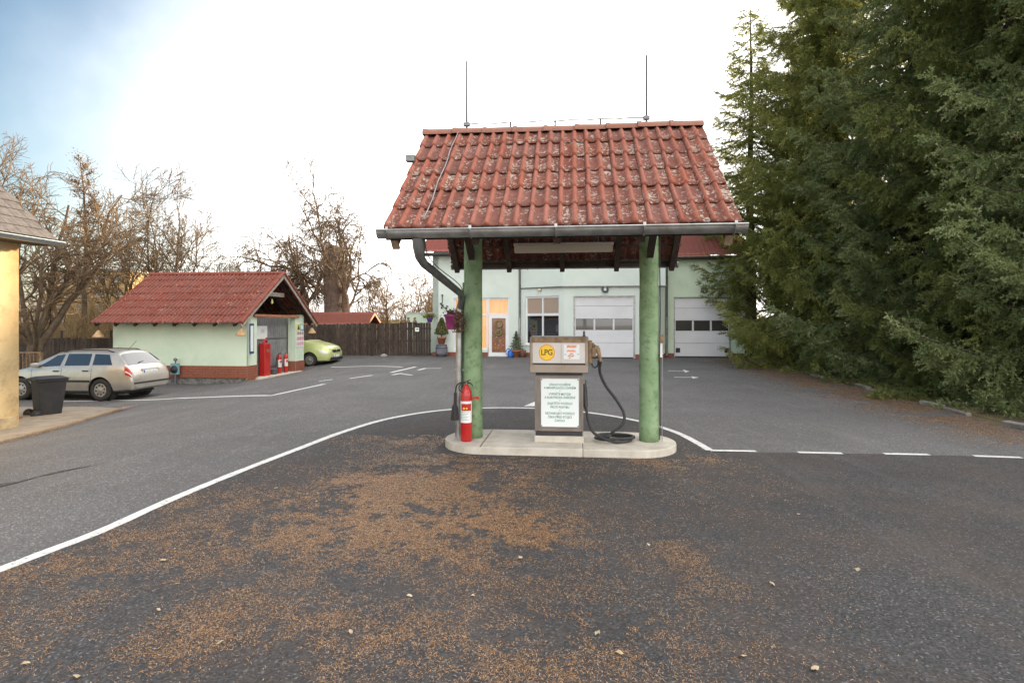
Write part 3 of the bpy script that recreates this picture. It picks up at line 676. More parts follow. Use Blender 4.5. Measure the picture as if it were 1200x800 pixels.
# ------------------------------------------------------------------ main building
BO = P(507, HZ, 28.8); BO.z = 0
bld = thing('garage_building', BO, ANG, 'pale green house with white garage doors and red tiled roof', 'building')
def bu(px, v0=0): return hit(px, BO, v0)[0]
def bY(px, v0=0): return hit(px, BO, v0)[1]
def wall_open(name, mat, parent, a, b, z0, z1, th, ops):
    # wall from plan point a to b (local), outward normal to the right of a->b turned -90; ops = (s0,s1,z0,z1)
    a = Vector((a[0], a[1], 0)); b = Vector((b[0], b[1], 0)); d = b-a; L = d.length; d.normalize(); n = Vector((d.y, -d.x, 0))
    S = sorted({0, L}|{x for o in ops for x in o[:2]}); Z = sorted({z0, z1}|{x for o in ops for x in o[2:]})
    sol = lambda i, j: 0 <= i < len(S)-1 and 0 <= j < len(Z)-1 and not any(o[0]-1e-6 <= S[i] and S[i+1] <= o[1]+1e-6 and o[2]-1e-6 <= Z[j] and Z[j+1] <= o[3]+1e-6 for o in ops)
    mb = MB(); pt = lambda s, z, k: a+d*s-n*(th*k)+Vector((0, 0, z))
    for i in range(len(S)-1):
        for j in range(len(Z)-1):
            if not sol(i, j): continue
            s0, s1, q0, q1 = S[i], S[i+1], Z[j], Z[j+1]
            mb.add([pt(s0,q0,0),pt(s1,q0,0),pt(s1,q1,0),pt(s0,q1,0)], [(0,1,2,3)]); mb.add([pt(s0,q0,1),pt(s1,q0,1),pt(s1,q1,1),pt(s0,q1,1)], [(3,2,1,0)])
            for (di, dj, e) in ((-1,0,(s0,q0,s0,q1)),(1,0,(s1,q1,s1,q0)),(0,-1,(s1,q0,s0,q0)),(0,1,(s0,q1,s1,q1))):
                if not sol(i+di, j+dj): mb.add([pt(e[0],e[1],0),pt(e[2],e[3],0),pt(e[2],e[3],1),pt(e[0],e[1],1)], [(0,1,2,3)])
    return mb.build(name, mat, parent)
v_b = -1.2                                   # front plane of the bay
uA = bu(611); uB = bu(661, v_b); uC = bu(778, v_b); uR_ = bu(885)
z_bay = zat(335, bY(700, v_b)); H1 = 5.2; H2 = 4.85
gz = lambda py, px, v0=0: zat(py, bY(px, v0))
# left wall with the glazed entrance
oA = (bu(532), bu(597), .32, gz(349, 580)); oD = (bu(572.5), bu(596), .02, gz(349, 580))
sL = bu(532)
wall_open('wall', m_stucco2, bld, (0, 0), (uA, 0), 0, H1, .35, [(bu(532), bu(571.6), .34, gz(349,580)), (bu(571.6), bu(596.5), .02, gz(349,580))])
wall_open('wall', m_stucco2, bld, (uA, 0), (uR_, 0), z_bay, H1-.3, .35, [])
wall_open('wall', m_stucco2, bld, (0, 8), (0, 0), 0, H1, .3, [])
wall_open('wall', m_stucco2, bld, (uR_, 0), (uR_, 8), 0, H2, .3, [])
# bay: chamfer with window, front with garage door, upper band 12 cm proud
cha = Vector((uA, 0)); chb = Vector((uB, v_b)); Lc = (chb-cha).length
def cham(px):           # distance along the chamfer for picture column px
    best = min(((abs((lambda p: 600+p.x/p.y*F)(BO+UV[0]*(cha.lerp(chb, k/400).x)+UV[1]*(cha.lerp(chb, k/400).y))-px), k) for k in range(401)))[1]
    q = BO+UV[0]*cha.lerp(chb, best/400).x+UV[1]*cha.lerp(chb, best/400).y
    return Lc*best/400, q.y
c0, y0 = cham(615.5); c1, y1 = cham(655.5); wz1 = zat(347, (y0+y1)/2); wz0 = zat(404, (y0+y1)/2)
wall_open('wall', m_stucco2, bld, cha, chb, 0, z_bay, .3, [(c0, c1, wz0, wz1)])
d0, d1 = bu(672, v_b)-uB, bu(744.5, v_b)-uB; dzt = gz(346.8, 708, v_b)
s0_, s1_ = bu(762, v_b)-uB, bu(777, v_b)-uB-.05
wall_open('wall', m_stucco2, bld, (uB, v_b), (uC, v_b), 0, z_bay, .3, [(d0, d1, .0, dzt)])
wall_open('wall', m_stucco2, bld, (uC, v_b), (uC, .0), 0, z_bay, .3, [(.12, 1.02, .0, 2.3)])
band = [(uA-.06, -.0), (uB-.06, v_b-.1), (uC+.06, v_b-.1), (uC+.06, -.0)]
MB().prism(band, z_bay, 4.35).build('bay_parapet', m_stucco2, bld)
MB().prism([(uA-.10, -.0), (uB-.08, v_b-.14), (uC+.10, v_b-.14), (uC+.10, -.0)], z_bay-.045, z_bay-.001).build('drip_ledge', m_zincd, bld)
# right wing
e0, e1 = bu(789.5), bu(857.5); dz2 = gz(348, 823)
wall_open('wall', m_stucco, bld, (uC+.02, -.0025), (uR_, -.0025), 0, H2, .3, [(e0-uC-.02, e1-uC-.02, 0, dz2)])
# plinths
def plinth(a, b, gaps=()):
    a = Vector((*a, 0)); b = Vector((*b, 0)); d = (b-a); L = d.length; d.normalize(); n = Vector((d.y, -d.x, 0)); s = 0
    for (q0, q1) in list(gaps)+[(L, L)]:
        if q0-s > .02: MB().bar(a+d*s+n*.012+Vector((0,0,.10)), a+d*q0+n*.012+Vector((0,0,.10)), .03, .22).build('plinth', m_plinth, bld)
        s = q1
plinth((0, 0), (uA, 0), [(bu(571.6), bu(596.5))]); plinth(cha, chb); plinth((uB, v_b), (uC, v_b), [(d0, d1)]); plinth((uC, -.0025), (uR_, -.0025), [(e0-uC, e1-uC)])
# garage doors
def garage_door(u_0, u_1, v0, zt, pys, wrow, label, pxc):
    fr = MB(); W = u_1-u_0
    for x in (u_0+.04, u_1-.04): fr.box((x, v0+.16, zt/2), (.08, .06, zt))
    fr.box(((u_0+u_1)/2, v0+.16, zt-.03), (W-.16, .06, .06)); fr.box(((u_0+u_1)/2, v0+.26, zt/2), (W, .02, zt))
    f = fr.build('garage_door', m_zinc, bld); f['label'] = label
    zs = [zat(p, bY(pxc, v0+.16)) for p in pys]; zs[0] = zt-.06; zs[-1] = .03
    for i in range(len(zs)-1):
        za, zb = zs[i]-.006, zs[i+1]+.006
        if i == wrow:
            for k in range(4):
                x = u_0+.09+(W-.18)*k/3; MB().box((x, v0+.17, (za+zb)/2), (.08 if k in (1, 2) else .05, .045, za-zb)).build('window_mullion', m_gdoor, f)
            for k in range(3):
                x0_ = u_0+.09+(W-.18)*k/3; MB().box((x0_+(W-.18)/6, v0+.18, (za+zb)/2), ((W-.18)/3-.06, .02, za-zb)).build('pane', m_gglass, f)
        else: MB().box(((u_0+u_1)/2, v0+.17, (za+zb)/2), (W-.16, .05, za-zb)).build('panel', m_gdoor, f, bevel=.006)
    MB().box(((u_0+u_1)/2, v0+.155, .035), (W-.16, .03, .06)).build('bottom_seal', m_blackp, f)
    return f
garage_door(uB+d0, uB+d1, v_b, dzt, [347,358.5,373.5,386.5,401.5,417], 2, 'white sectional garage door nearest the pump with three panes', 708)
f2 = garage_door(e0, e1, 0, dz2, [348,361,375.5,387.5,402,418], 2, 'white sectional garage door beside the spruces', 823)
for x in (e0+.22, e1-.2): MB().box((x, .13, .35), (.2, .03, .22)).build('vent_flap', m_blackp, f2)
for (ux, vv, zz) in ((bu(709, v_b), v_b, gz(339, 709, v_b)), (bu(825), 0, gz(340, 825))):
    mb = MB(); mb.box((ux, vv-.03, zz), (.12, .05, .16)); l_ = mb.build('wall_lamp', m_zincd, bld, bevel=.01)
    MB().lathe([(.001,.14),(.10,.13),(.17,.03),(.17,0),(.001,0)], 14, (ux, vv-.05, zz), Matrix.Rotation(R(70), 3, 'X')).build('lamp_shade', m_zincd, l_)
    MB().lathe([(.001,.05),(.06,.03),(.07,0)], 12, (ux, vv-.18, zz-.04), Matrix.Rotation(R(90), 3, 'X')).build('lamp_glass', m_lamp, l_)
# white side door of the bay
MB().box((uC-.12, v_b+.57, 1.15), (.06, .9, 2.28)).build('side_door', m_white, bld, bevel=.01)
MB().box((uC-.085, v_b+.57, 1.6), (.02, .6, 1.1)).build('pane', m_wglass, bld)
# glazed entrance
def win(parent, x0, x1, z0, z1, v0, bars_u=(), bars_z=(), mat=m_wglass, back=None, fw=.07, name='window'):
    fr = MB()
    fr.box(((x0+x1)/2, v0, z1-fw/2), (x1-x0, .06, fw)); fr.box(((x0+x1)/2, v0, z0+fw/2), (x1-x0, .06, fw))
    for x in (x0+fw/2, x1-fw/2): fr.box((x, v0, (z0+z1)/2), (fw, .06, z1-z0-2*fw))
    us = [x0+fw]+list(bars_u)+[x1-fw]; zs = [z0+fw]+list(bars_z)+[z1-fw]
    for b_ in bars_u: fr.box((b_, v0+.001, (z0+z1)/2), (fw, .058, z1-z0-2*fw))
    for b_ in bars_z: fr.box(((x0+x1)/2, v0-.0015, b_), (x1-x0-2*fw, .058, fw))
    f = fr.build(name, m_white, parent)
    for i in range(len(us)-1):
        for j in range(len(zs)-1):
            a_, b_ = us[i]+(fw/2 if i else 0), us[i+1]-(fw/2 if i < len(us)-2 else 0); c_, e_ = zs[j]+(fw/2 if j else 0), zs[j+1]-(fw/2 if j < len(zs)-2 else 0)
            MB().box(((a_+b_)/2, v0+.012, (c_+e_)/2), (b_-a_, .012, e_-c_)).build('pane', mat, f)
    return f
m_clear, t_, b_ = nodes_of('clear_glass'); b_.inputs['Base Color'].default_value = (.9,.9,.9,1); b_.inputs['Roughness'].default_value = .02; b_.inputs['Transmission Weight'].default_value = 1.; b_.inputs['IOR'].default_value = 1.1; b_.inputs['Coat Weight'].default_value = .4
zt_e = gz(349, 580); zd = gz(368.5, 580)
win(bld, bu(532), bu(571.5), .34, zt_e, .1, (bu(547), bu(560)), (zd,), m_clear)
win(bld, bu(571.8), bu(596.5), zd, zt_e, .1, (), (), m_clear)
dr = win(bld, bu(572.2), bu(596.3), .03, zd-.01, .1, (), (), m_doorg, fw=.17, name='front_door'); dr['label'] = 'white glazed front door hung with wreaths'
uc = (bu(572.2)+bu(596.3))/2
for k, (zz, rr) in enumerate(((1.62, .17), (1.18, .13))):
    ring = [Vector((uc+math.cos(a)*rr, .02+.01*math.sin(3*a), zz+math.sin(a)*rr)) for a in np.linspace(0, 2*math.pi, 25)]
    MB().tube(ring, [.04+.014*math.sin(i*2.3) for i in range(25)], 6).build('wreath', m_gold, dr)
for k in range(26): MB().lathe([(.001,-.02),(.018,-.012),(.02,0),(.018,.012),(.001,.02)], 6, (uc+random.uniform(-.25, .25), .06, random.uniform(.4, 1.4))).build('bauble', random.choice([m_lpgy, m_white, m_orange]), dr)
MB().box((uc-.33, .04, 1.05), (.03, .05, .16)).build('door_handle', m_zinc, dr)
mb = MB()
for k in range(34):
    x = bu(532)+.05+(bu(596)-bu(532)-.1)*k/33; mb.box((x, .30, 1.75), (.075, .012, 2.7), Matrix.Rotation(R(25+random.uniform(-12, 12)), 3, 'Z'))
mb.build('blind', m_lit, bld)
MB().box(((bu(532)+bu(596))/2, .6, 1.7), (3.2, .02, 3.2)).build('room_backing', M('room_dark', (.12,.09,.07), .9), bld)
# chamfer window placed on the bay's slanted face
wr = bpy.data.objects.new('bay_window', None)
dch = (chb-cha).normalized(); an = math.atan2(dch.y, dch.x)
fr = MB(); L0 = c1-c0; zm = zat(368.5, (y0+y1)/2); fwd = .08
for (x, wdt) in ((fwd/2, fwd), (L0-fwd/2, fwd), (L0*.5, fwd)): fr.box((x, .1, (wz0+wz1)/2), (wdt, .06, wz1-wz0))
for (z, ht) in ((wz1-.045, .09), (wz0+.045, .09), (zm, .12)): fr.box((L0/2, .098, z), (L0, .06, ht))
q = cha+dch*c0; wf = fr.build('bay_window', m_white, bld, (q.x, q.y, 0), (0, 0, an))
for i in range(2):
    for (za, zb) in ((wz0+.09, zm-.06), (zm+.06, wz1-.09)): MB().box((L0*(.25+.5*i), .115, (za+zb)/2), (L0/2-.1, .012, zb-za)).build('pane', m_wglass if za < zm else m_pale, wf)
MB().box((L0/2, -.03, wz0-.03), (L0+.1, .1, .04)).build('window_sill', m_white, wf)
mb = MB().lathe([(.001,.12),(.08,.1),(.1,.0),(.001,-.02)], 12, (L0*.45, -.06, zat(341.5, y0)), None); mb.build('flood_lamp', M('cream_lamp', (.7,.66,.5), .5), wf)
# gutters, downpipes
for (x, v0, z1_, z0_) in ((bu(609.2), -.06, 4.6, .1), (bu(781), -.09, 4.7, .1)):
    MB().tube([(x, v0-.15, z1_+.15), (x, v0, z1_-.15), (x, v0, z0_+1.8)], .055, 10).build('downpipe', m_zincd, bld)
    MB().tube([(x, v0, z0_+1.82), (x, v0, z0_)], .06, 10).build('downpipe', m_zinc, bld)
# roofs with real wavy courses
def tiled_slope(name, parent, x0, x1, ye, ze, yr, zr, mat, tw=.15, row=.34, amp=.03, hip0=0, hip1=0):
    sl_ = math.hypot(yr-ye, zr-ze); nr = max(1, int(sl_/row)); d = Vector((0, (yr-ye)/sl_, (zr-ze)/sl_)); n_ = Vector((1,0,0)).cross(d) if yr > ye else Vector((-1,0,0)).cross(d)
    nx = int((x1-x0)/tw)*4; xs_ = np.linspace(x0, x1, nx+1); V = []; T = []
    wv = np.abs(np.sin((xs_-x0)/tw*math.pi))**1.5*amp
    for r in range(nr):
        for (f, dz) in ((r/nr, .03), ((r+1)/nr, .002)):
            c = Vector((0, ye, ze))+d*(sl_*f); fx = f
            X = np.clip(xs_, x0+hip0*fx, x1-hip1*fx)
            h_ = wv+dz; V.append(np.stack([X+n_.x*h_, c.y+n_.y*h_, c.z+n_.z*h_], 1))
    V = np.concatenate(V); n = nx+1; T = []
    for r in range(2*nr-1):
        i = np.arange(nx); T.append(np.stack([r*n+i, r*n+i+1, (r+1)*n+i+1, (r+1)*n+i], 1))
    o = MO(name, npmesh(name, V, np.concatenate(T), True), mat, parent); return stuff(o)
tiled_slope('roof', bld, -.45, uC+.3, -.55, H1-.05, 4.2, 8.6, m_tile3, tw=.3)
tiled_slope('roof', bld, -.45, uC+.3, 8.9, H1-.05, 4.2, 8.6, m_tile3, tw=.3)
tiled_slope('roof', bld, uC+.0, uR_+.5, -.5, H2-.02, 4.2, 8.3, m_tile3, tw=.24, hip1=3)
tiled_slope('roof', bld, uC+.0, uR_+.5, 8.9, H2-.02, 4.2, 8.3, m_tile3, tw=.24, hip1=3)
gutter(bld, -.5, uC+.2, -.66, H1-.1, .08, m_zincd, 8); gutter(bld, uC+.2, uR_+.5, -.6, H2-.08, .08, m_zincd, 5)
MB().box(((uC-.45)/2, -.28, H1-.16), (uC+.45, .55, .04)).build('soffit', m_wood, bld); MB().box(((uC+uR_)/2+.3, -.25, H2-.13), (uR_-uC+.3, .5, .04)).build('soffit', m_wood, bld)
MB().prism([(-.45, -.5), (-.45, 8.8), (-.45+.001, 8.8)], 0, .01).v
gab = MB(); gab.add([(0,0,H1-.1),(0,8,H1-.1),(0,4.2,8.4)], [(0,1,2)]); gab.build('gable_wall', m_stucco2, bld)
mb = MB(); mb.box((uA/2+uR_/2, 8.2, 2.4), (uR_, .3, 4.8)); mb.build('rear_wall', m_stucco2, bld)
# wall ornament
mb = MB(); a0 = Vector((bu(518.5), -.02, gz(346, 518)))
mb.tube([a0, a0+Vector((0,-.02,-.35)), a0+Vector((-.05,-.03,-.5)), a0+Vector((.08,-.05,-.6)), a0+Vector((.22,-.05,-.62))], .02, 6)
for dx, dz in ((0,0),(-.07,-.42),(.03,-.5),(.25,-.55),(.2,-.66),(-.03,-.62)): mb.lathe([(.001,-.05),(.045,-.02),(.05,.02),(.001,.05)], 7, a0+Vector((dx,-.04,dz)))
mb.build('wall_ornament', m_blackp, bld)

# ------------------------------------------------------------------ plants and small things by the house
def bpt(px, v0, z=0): q = BO+UV[0]*bu(px, v0)+UV[1]*v0; q.z = z; return q
tp = thing('barrel_planter', bpt(517.5, -.45), 0, 'grey wooden barrel standing at the left corner of the house', 'barrel')
MB().lathe([(.001,0),(.24,0),(.29,.2),(.30,.32),(.28,.5),(.24,.6),(.001,.6)], 20).build('staves', m_barrel, tp)
for zz, rr in ((.1,.272),(.44,.293),(.56,.262)): MB().lathe([(rr,-.02),(rr+.006,-.02),(rr+.006,.02),(rr,.02)], 20, (0,0,zz)).build('hoop', m_blackp, tp)
tp = thing('topiary_pot', bpt(517.5, -.45, .6), 0, 'terracotta pot with clipped cone bush on top of the barrel', 'potted plant')
MB().lathe([(.001,0),(.14,0),(.21,.3),(.235,.3),(.235,.37),(.2,.37),(.19,.33),(.001,.33)], 20).build('pot', m_terra, tp)
MB().tube([(0,0,.3),(0,0,.5)], .03, 6).build('stem', m_bark, tp)
pts = []
while len(pts) < 2600:
    z = random.random(); r_ = .36*(1-z)**.75*min(1, z*9+.35)+.03; a = random.random()*6.283; q = random.random()**.35
    pts.append((math.cos(a)*r_*q, math.sin(a)*r_*q, .48+z*.85))
leaves('bush', pts, m_top, tp, .035, flat=.5)
fp = thing('fir_pot', bpt(605, -.4), 0, 'small fir in a clay pot beside the glazed front door', 'potted plant')
MB().lathe([(.001,0),(.17,0),(.23,.27),(.25,.27),(.25,.34),(.2,.34),(.001,.3)], 18).build('pot', m_terra, fp)
pts = []
for k in range(2000):
    z = random.random(); r_ = (.42*(1-z)+.04)*(.75+.25*math.sin(z*40)); a = random.random()*6.283; q = random.random()**.5
    pts.append((math.cos(a)*r_*q, math.sin(a)*r_*q, .35+z*.9))
leaves('fir', pts, m_fir, fp, .04, flat=.25); MB().tube([(0,0,.3),(0,0,1.2)], [.025,.006], 6).build('stem', m_bark, fp)
fp = thing('small_pot', bpt(612.5, -.4), 0, 'small brown empty pot to the right of the potted fir', 'flower pot')
MB().lathe([(.001,0),(.12,0),(.16,.28),(.17,.34),(.14,.34),(.001,.3)], 16).build('pot', M('brown_pot', (.2,.1,.07), .8), fp)
wc = thing('watering_can', bpt(598, -.55), R(-6), 'blue plastic watering can beside the front door', 'watering can')
MB().lathe([(.001,0),(.14,0),(.15,.05),(.13,.28),(.08,.34),(.001,.34)], 16).build('tank', m_blue, wc)
MB().tube([(.1,0,.08),(.24,0,.22),(.30,0,.36)], [.03,.025,.02], 8).build('spout', m_blue, wc)
MB().tube(smooth_pts([Vector((-.1,0,.10)), Vector((-.22,0,.22)), Vector((-.12,0,.42)), Vector((.04,0,.34))], 5), .018, 7).build('handle', m_blue, wc)
# wooden figure by the right corner
q = G(881, 419); q.z = 0; wd_ = thing('wooden_figure', q, R(15), 'small carved wooden animal figure at the right corner of the garages', 'figure')
mb = MB(); mb.tube([(-.2,0,.0),(-.12,0,.25),(.02,0,.42),(.1,0,.56)], [.09,.13,.10,.07], 8); mb.tube([(.08,0,.56),(.12,-.02,.66),(.22,-.04,.66)], [.08,.085,.04], 8); mb.build('body', m_lwood, wd_)
for dx, dy in ((-.22,.08),(-.2,-.1),(.06,.08),(.08,-.08)): MB().tube([(dx*.6,dy,.28),(dx+.05,dy*1.3,.0)], [.05,.035], 6).build('leg', m_lwood, wd_)
for s in (-1, 1): MB().tube([(.1,s*.05,.7),(.09,s*.07,.82)], [.03,.008], 5).build('ear', m_lwood, wd_)
mb = MB(); a_, b_2 = P(884, HZ, 27.6), P(935, HZ, 25.5)
lwall = thing('low_wall', (a_.x, a_.y, 0), 0, 'low green garden wall with brown base running behind the spruces', 'wall')
dd = b_2-a_; dd.z = 0
MB().bar((0,0,.4), (dd.x, dd.y, .4), .2, .5).build('rendered_wall', m_stucco, lwall); MB().bar((0,-.012,.05), (dd.x, dd.y-.012, .05), .23, .2).build('wall_base', m_plinth, lwall)

# ------------------------------------------------------------------ fences, green wall, carport
def fence(name, a, b, h0, h1, label, n, wdt, parent_rails=True):
    o = thing(name, (a[0], a[1], 0), 0, label, 'fence'); a = Vector((a[0], a[1], 0)); b = Vector((b[0], b[1], 0)); d = b-a; L = d.length; an_ = math.atan2(d.y, d.x)
    me = MB().box((0, 0, .5), (wdt, .025, 1)).mesh('board'); me.materials.append(m_fence)
    for k in range(n):
        q = d*((k+.5)/n); p = a+q; zg = g(p.x, p.y); h_ = h0+(h1-h0)*k/n+random.uniform(-.03, .03)
        b_ = MO('board', me, None, o, (q.x, q.y+random.uniform(-.006, .006)-.02, zg+.03), (random.uniform(-.01, .01), random.uniform(-.012, .012), an_)); b_.scale = (random.uniform(.92, 1.02), 1, h_-zg-.03)
    for z in (.45, .82): MB().bar((0, .03, z*h0), (d.x, d.y+.03, z*h1), .04, .09).build('rail', m_wood, o)
    for k in range(int(L/2.2)+1):
        q = d*(min(1, k*2.2/L)); MB().box((q.x, q.y+.09, .6), (.1, .09, 1.5)).build('fence_post', m_wood, o)
    return o
fa = BO-UV[0]*7.6; fence('board_fence', (fa.x, fa.y), (BO.x-.1, BO.y+.1), 1.58, 1.70, 'tall dark brown board fence between the shed and the house', 56, .125)
fb0, fb1 = P(56, HZ, 24), P(140, HZ, 23.6); fence('board_fence', (fb0.x-1.5, fb0.y), (fb1.x, fb1.y), 1.02, 1.05, 'dark weathered board fence behind the silver estate car', 40, .12)
# iron gate at far left
q0, q1 = P(14, HZ, 20), P(48, HZ, 20); ig = thing('iron_gate', (q0.x, q0.y, 0), 0, 'low rusty iron gate between the yellow house and the board fence', 'gate')
w_ = q1.x-q0.x; zt_ = zat(413, 20); mb = MB(); mb.bar((0,0,zt_), (w_,0,zt_), .05, .05); mb.bar((0,0,-.35), (w_,0,-.35), .04, .04); mb.bar((w_,0,-.5), (w_,0,zt_), .09, .09); mb.build('gate_frame', m_rust, ig)
for k in range(8): MB().bar((w_*k/8,0,-.35), (w_*k/8,0,zt_), .02, .02).build('gate_bar', m_rust, ig)
# pieces on and over the fence
def onf(px): s, t = hit(px, BO, .0); return BO+UV[0]*s
q = onf(489); pp = thing('notice', q-UV[1]*.045+Vector((0,0,zat(386, 29))), ANG, 'small white notice nailed to the board fence', 'notice')
MB().box((0,0,0), (.2,.012,.2)).build('sheet', m_sign, pp); MB().box((.01,-.008,.02), (.1,.003,.06)).build('print', m_zincd, pp)
q = onf(503.5); q.z = 1.70; vp = thing('violet_pot', q, 0, 'violet pot with green plant on top of the fence by the house', 'flower pot')
MB().lathe([(.001,0),(.10,0),(.15,.22),(.16,.26),(.13,.26),(.001,.22)], 14).build('pot', m_violet, vp)
leaves('plant', [(rng.normal(0,.16), rng.normal(0,.12), .33+rng.normal(0,.06)) for _ in range(400)], m_spr[0], vp, .05, flat=.5)
for px, lab_ in ((478.5, 'small dark figurine on the fence top, left of its pair'), (486, 'small dark figurine on the fence top, right of its pair')):
    q = onf(px); q.z = 1.67; f_ = thing('figurine', q, 0, lab_, 'figurine', 'figurines on the fence')
    MB().lathe([(.001,0),(.10,0),(.11,.06),(.07,.14),(.04,.18),(.07,.22),(.06,.27),(.001,.3)], 12).build('body', m_rust, f_)
q = G(450, 418.5); st = thing('stone', q, 0, 'pale stone lying at the foot of the board fence', 'stone')
MB().lathe([(.001,0),(.17,.0),(.2,.07),(.13,.15),(.001,.18)], 9).build('stone', m_kerb, st).scale = (1, .6, 1)
q0, q1 = P(476, HZ, 32), P(512, HZ, 32); gw = thing('green_outbuilding', (q0.x, q0.y, 0), 0, 'pale green flat wall rising behind the fence beside the house', 'wall')
MB().box(((q1.x-q0.x)/2, 1.5, zat(367,32)/2), (q1.x-q0.x, 3, zat(367,32))).build('wall', m_stucco, gw); MB().box(((q1.x-q0.x)/2, 1.5, zat(367,32)+.03), (q1.x-q0.x+.1, 3.1, .05)).build('coping', m_zinc, gw)
# carport roof behind the fence (ridge left-right, gable to the right)
cq = P(372, HZ, 31.5); cq.z = 0; cp = thing('garden_shelter', cq, ANG, 'low garden shelter with red roof peeping over the fence', 'shelter')
Lr = P(420, HZ, 31.5).x-cq.x; ze_ = zat(381, 31.5); zr_ = zat(366, 33); 
for s in (-1, 1): stuff(tiled_slope('roof', cp, -1.0, Lr+.55, 1.35+s*1.35, ze_, 1.35, zr_, m_tile2, tw=.25, amp=.02))
for x in (-.7, Lr+.1):
    for y in (.3, 2.4): MB().box((x, y, .75), (.12, .12, 1.5)).build('post', m_wood, cp)
for s in (-1, 1): MB().bar((Lr+.52, 1.35+s*1.35, ze_-.08), (Lr+.52, 1.35, zr_-.08), .04, .14).build('verge_board', m_owood, cp)
mb = MB(); mb.add([(Lr+.2,.2,ze_),(Lr+.2,2.5,ze_),(Lr+.2,1.35,zr_-.1)], [(0,1,2)]); mb.build('gable', m_wood, cp)
gutter(cp, -1, Lr+.5, -.06, ze_-.03, .06, m_zinc, 4)

# ------------------------------------------------------------------ shed
SO = Vector((-9.42, 20.3, 0)); WG = 4.34; SL = 5.15; RL = 5.35; OH = .75; EZs = 1.62; PZ = 3.58
shed = thing('service_shed', SO, ANG, 'pale green shed with red tiled roof and brick base', 'shed')
ZF = -.38
wall_open('wall', m_stucco, shed, (-SL, 0), (0, 0), .05, 1.95, .25, [])
MB().box((-SL/2, .12, -.42), (SL-.02, .22, .38)).build('foundation', m_foundation, shed)
MB().box((-SL/2, 2.2, ZF-.06), (SL, 4.3, .1)).build('floor_slab', m_conc, shed)
MB().box((-.1, 2.2, ZF-.02), (.5, 3.4, .1)).build('threshold', m_conc, shed, bevel=.01)
MB().box((-SL+.12, 2.2, .8), (.24, 4.2, 2.4)).build('rear_wall', m_stucco, shed); MB().box((-SL/2, WG-.12, .8), (SL-.04, .24, 2.4)).build('side_wall', m_stucco, shed)
pw = hit(301, SO, .9)[0]
def gv(px):                # depth along the gable plane (u=0) for picture column px
    d_ = Vector(((px-600)/F, 1, 0)); k = None
    lo, hi = -2., 9.
    for _ in range(50):
        mid = (lo+hi)/2; q = SO+UV[1]*mid
        if q.x/q.y < (px-600)/F: lo = mid
        else: hi = mid
    return lo
p1 = gv(301); p2 = gv(346)
wall_open('pillar', m_stucco, shed, (0, .002), (0, p1), .05, 1.95, .3, []); MB().box((-.17, p1/2+.12, .95), (.30, p1-.26, 1.8)).build('pillar_core', m_stucco, shed)
MB().box((-.16, (p2+WG)/2, .99), (.32, WG-p2, 1.9)).build('pillar', m_stucco, shed)
# brick plinth as real bricks
def bricks(a, b, z0, rows, parent):
    a = Vector((*a, 0)); b = Vector((*b, 0)); d = b-a; L = d.length; d.normalize(); n_ = Vector((d.y, -d.x, 0)); ms = MB(); bl, bh = .25, .0865
    ms.bar(a+n_*.012+Vector((0,0,z0+rows*bh/2)), b+n_*.012+Vector((0,0,z0+rows*bh/2)), .03, rows*bh); mo = ms.build('mortar', m_mortar, parent)
    mb = MB()
    for r in range(rows):
        s = -(r % 2)*bl/2
        while s < L:
            q0, q1 = max(0, s)+.005, min(L, s+bl)-.005
            if q1-q0 > .02: mb.bar(a+d*q0+n_*(.03+random.uniform(0, .004))+Vector((0,0,z0+(r+.5)*bh)), a+d*q1+n_*.03+Vector((0,0,z0+(r+.5)*bh)), .02, bh-.011)
            s += bl
    stuff(mb.build('brickwork', m_brick, parent)); return mo
bricks((-SL, 0), (.03, 0), -.30, 5, shed); bricks((.0, -.03), (.0, p1), -.38, 6, shed); bricks((0.0, p2), (0.0, WG), -.36, 5, shed); bricks((-.30, p2), (.03, p2), -.36, 5, shed)
# doors / inside
cv = MB(); ncor = 40
mb = MB()
for k in range(18):
    a_ = p1+.02+(p2-p1-.04)*k/18; b_ = p1+.02+(p2-p1-.04)*(k+1)/18
    mb = MB().box((-.36, (a_+b_)/2, .77), (.02, (b_-a_)*.86, 2.2)); mb.box((-.365, (a_+b_)/2, .77), (.012, (b_-a_), 2.2)); mb.build('steel_sheet', m_corr, shed)
for z in (-.05, 1.05): MB().box((-.345, (p1+p2)/2, z), (.03, p2-p1, .05)).build('door_rail', m_zincd, shed)
MB().box((-.02, (p1+p2)/2-.02, 1.93), (.2, p2-p1+.5, .1)).build('lintel', m_owood, shed, bevel=.01)
MB().box((-.12, 1.9, 2.78), (.05, 1.9, .16)).build('collar_board', m_lwood, shed)
MB().prism([(.5, 1.9), (WG-.5, 1.9), (WG/2, 3.1)], -.02, .02, Matrix(((0,0,1),(1,0,0),(0,1,0))), (-1.4, 0, 0)).build('attic_boarding', m_wood, shed)
bl_ = MB().lathe([(.001,-.11),(.05,-.08),(.055,-.03),(.025,.04),(.02,.09),(.001,.09)], 12, (-.1, 1.9, 2.5)).build('bulb_lamp', M('bulb', (.75,.72,.3), .3), shed); MB().tube([(-.1,1.9,2.58),(-.1,1.9,2.8)], .006, 5).build('cord', m_blackp, bl_)
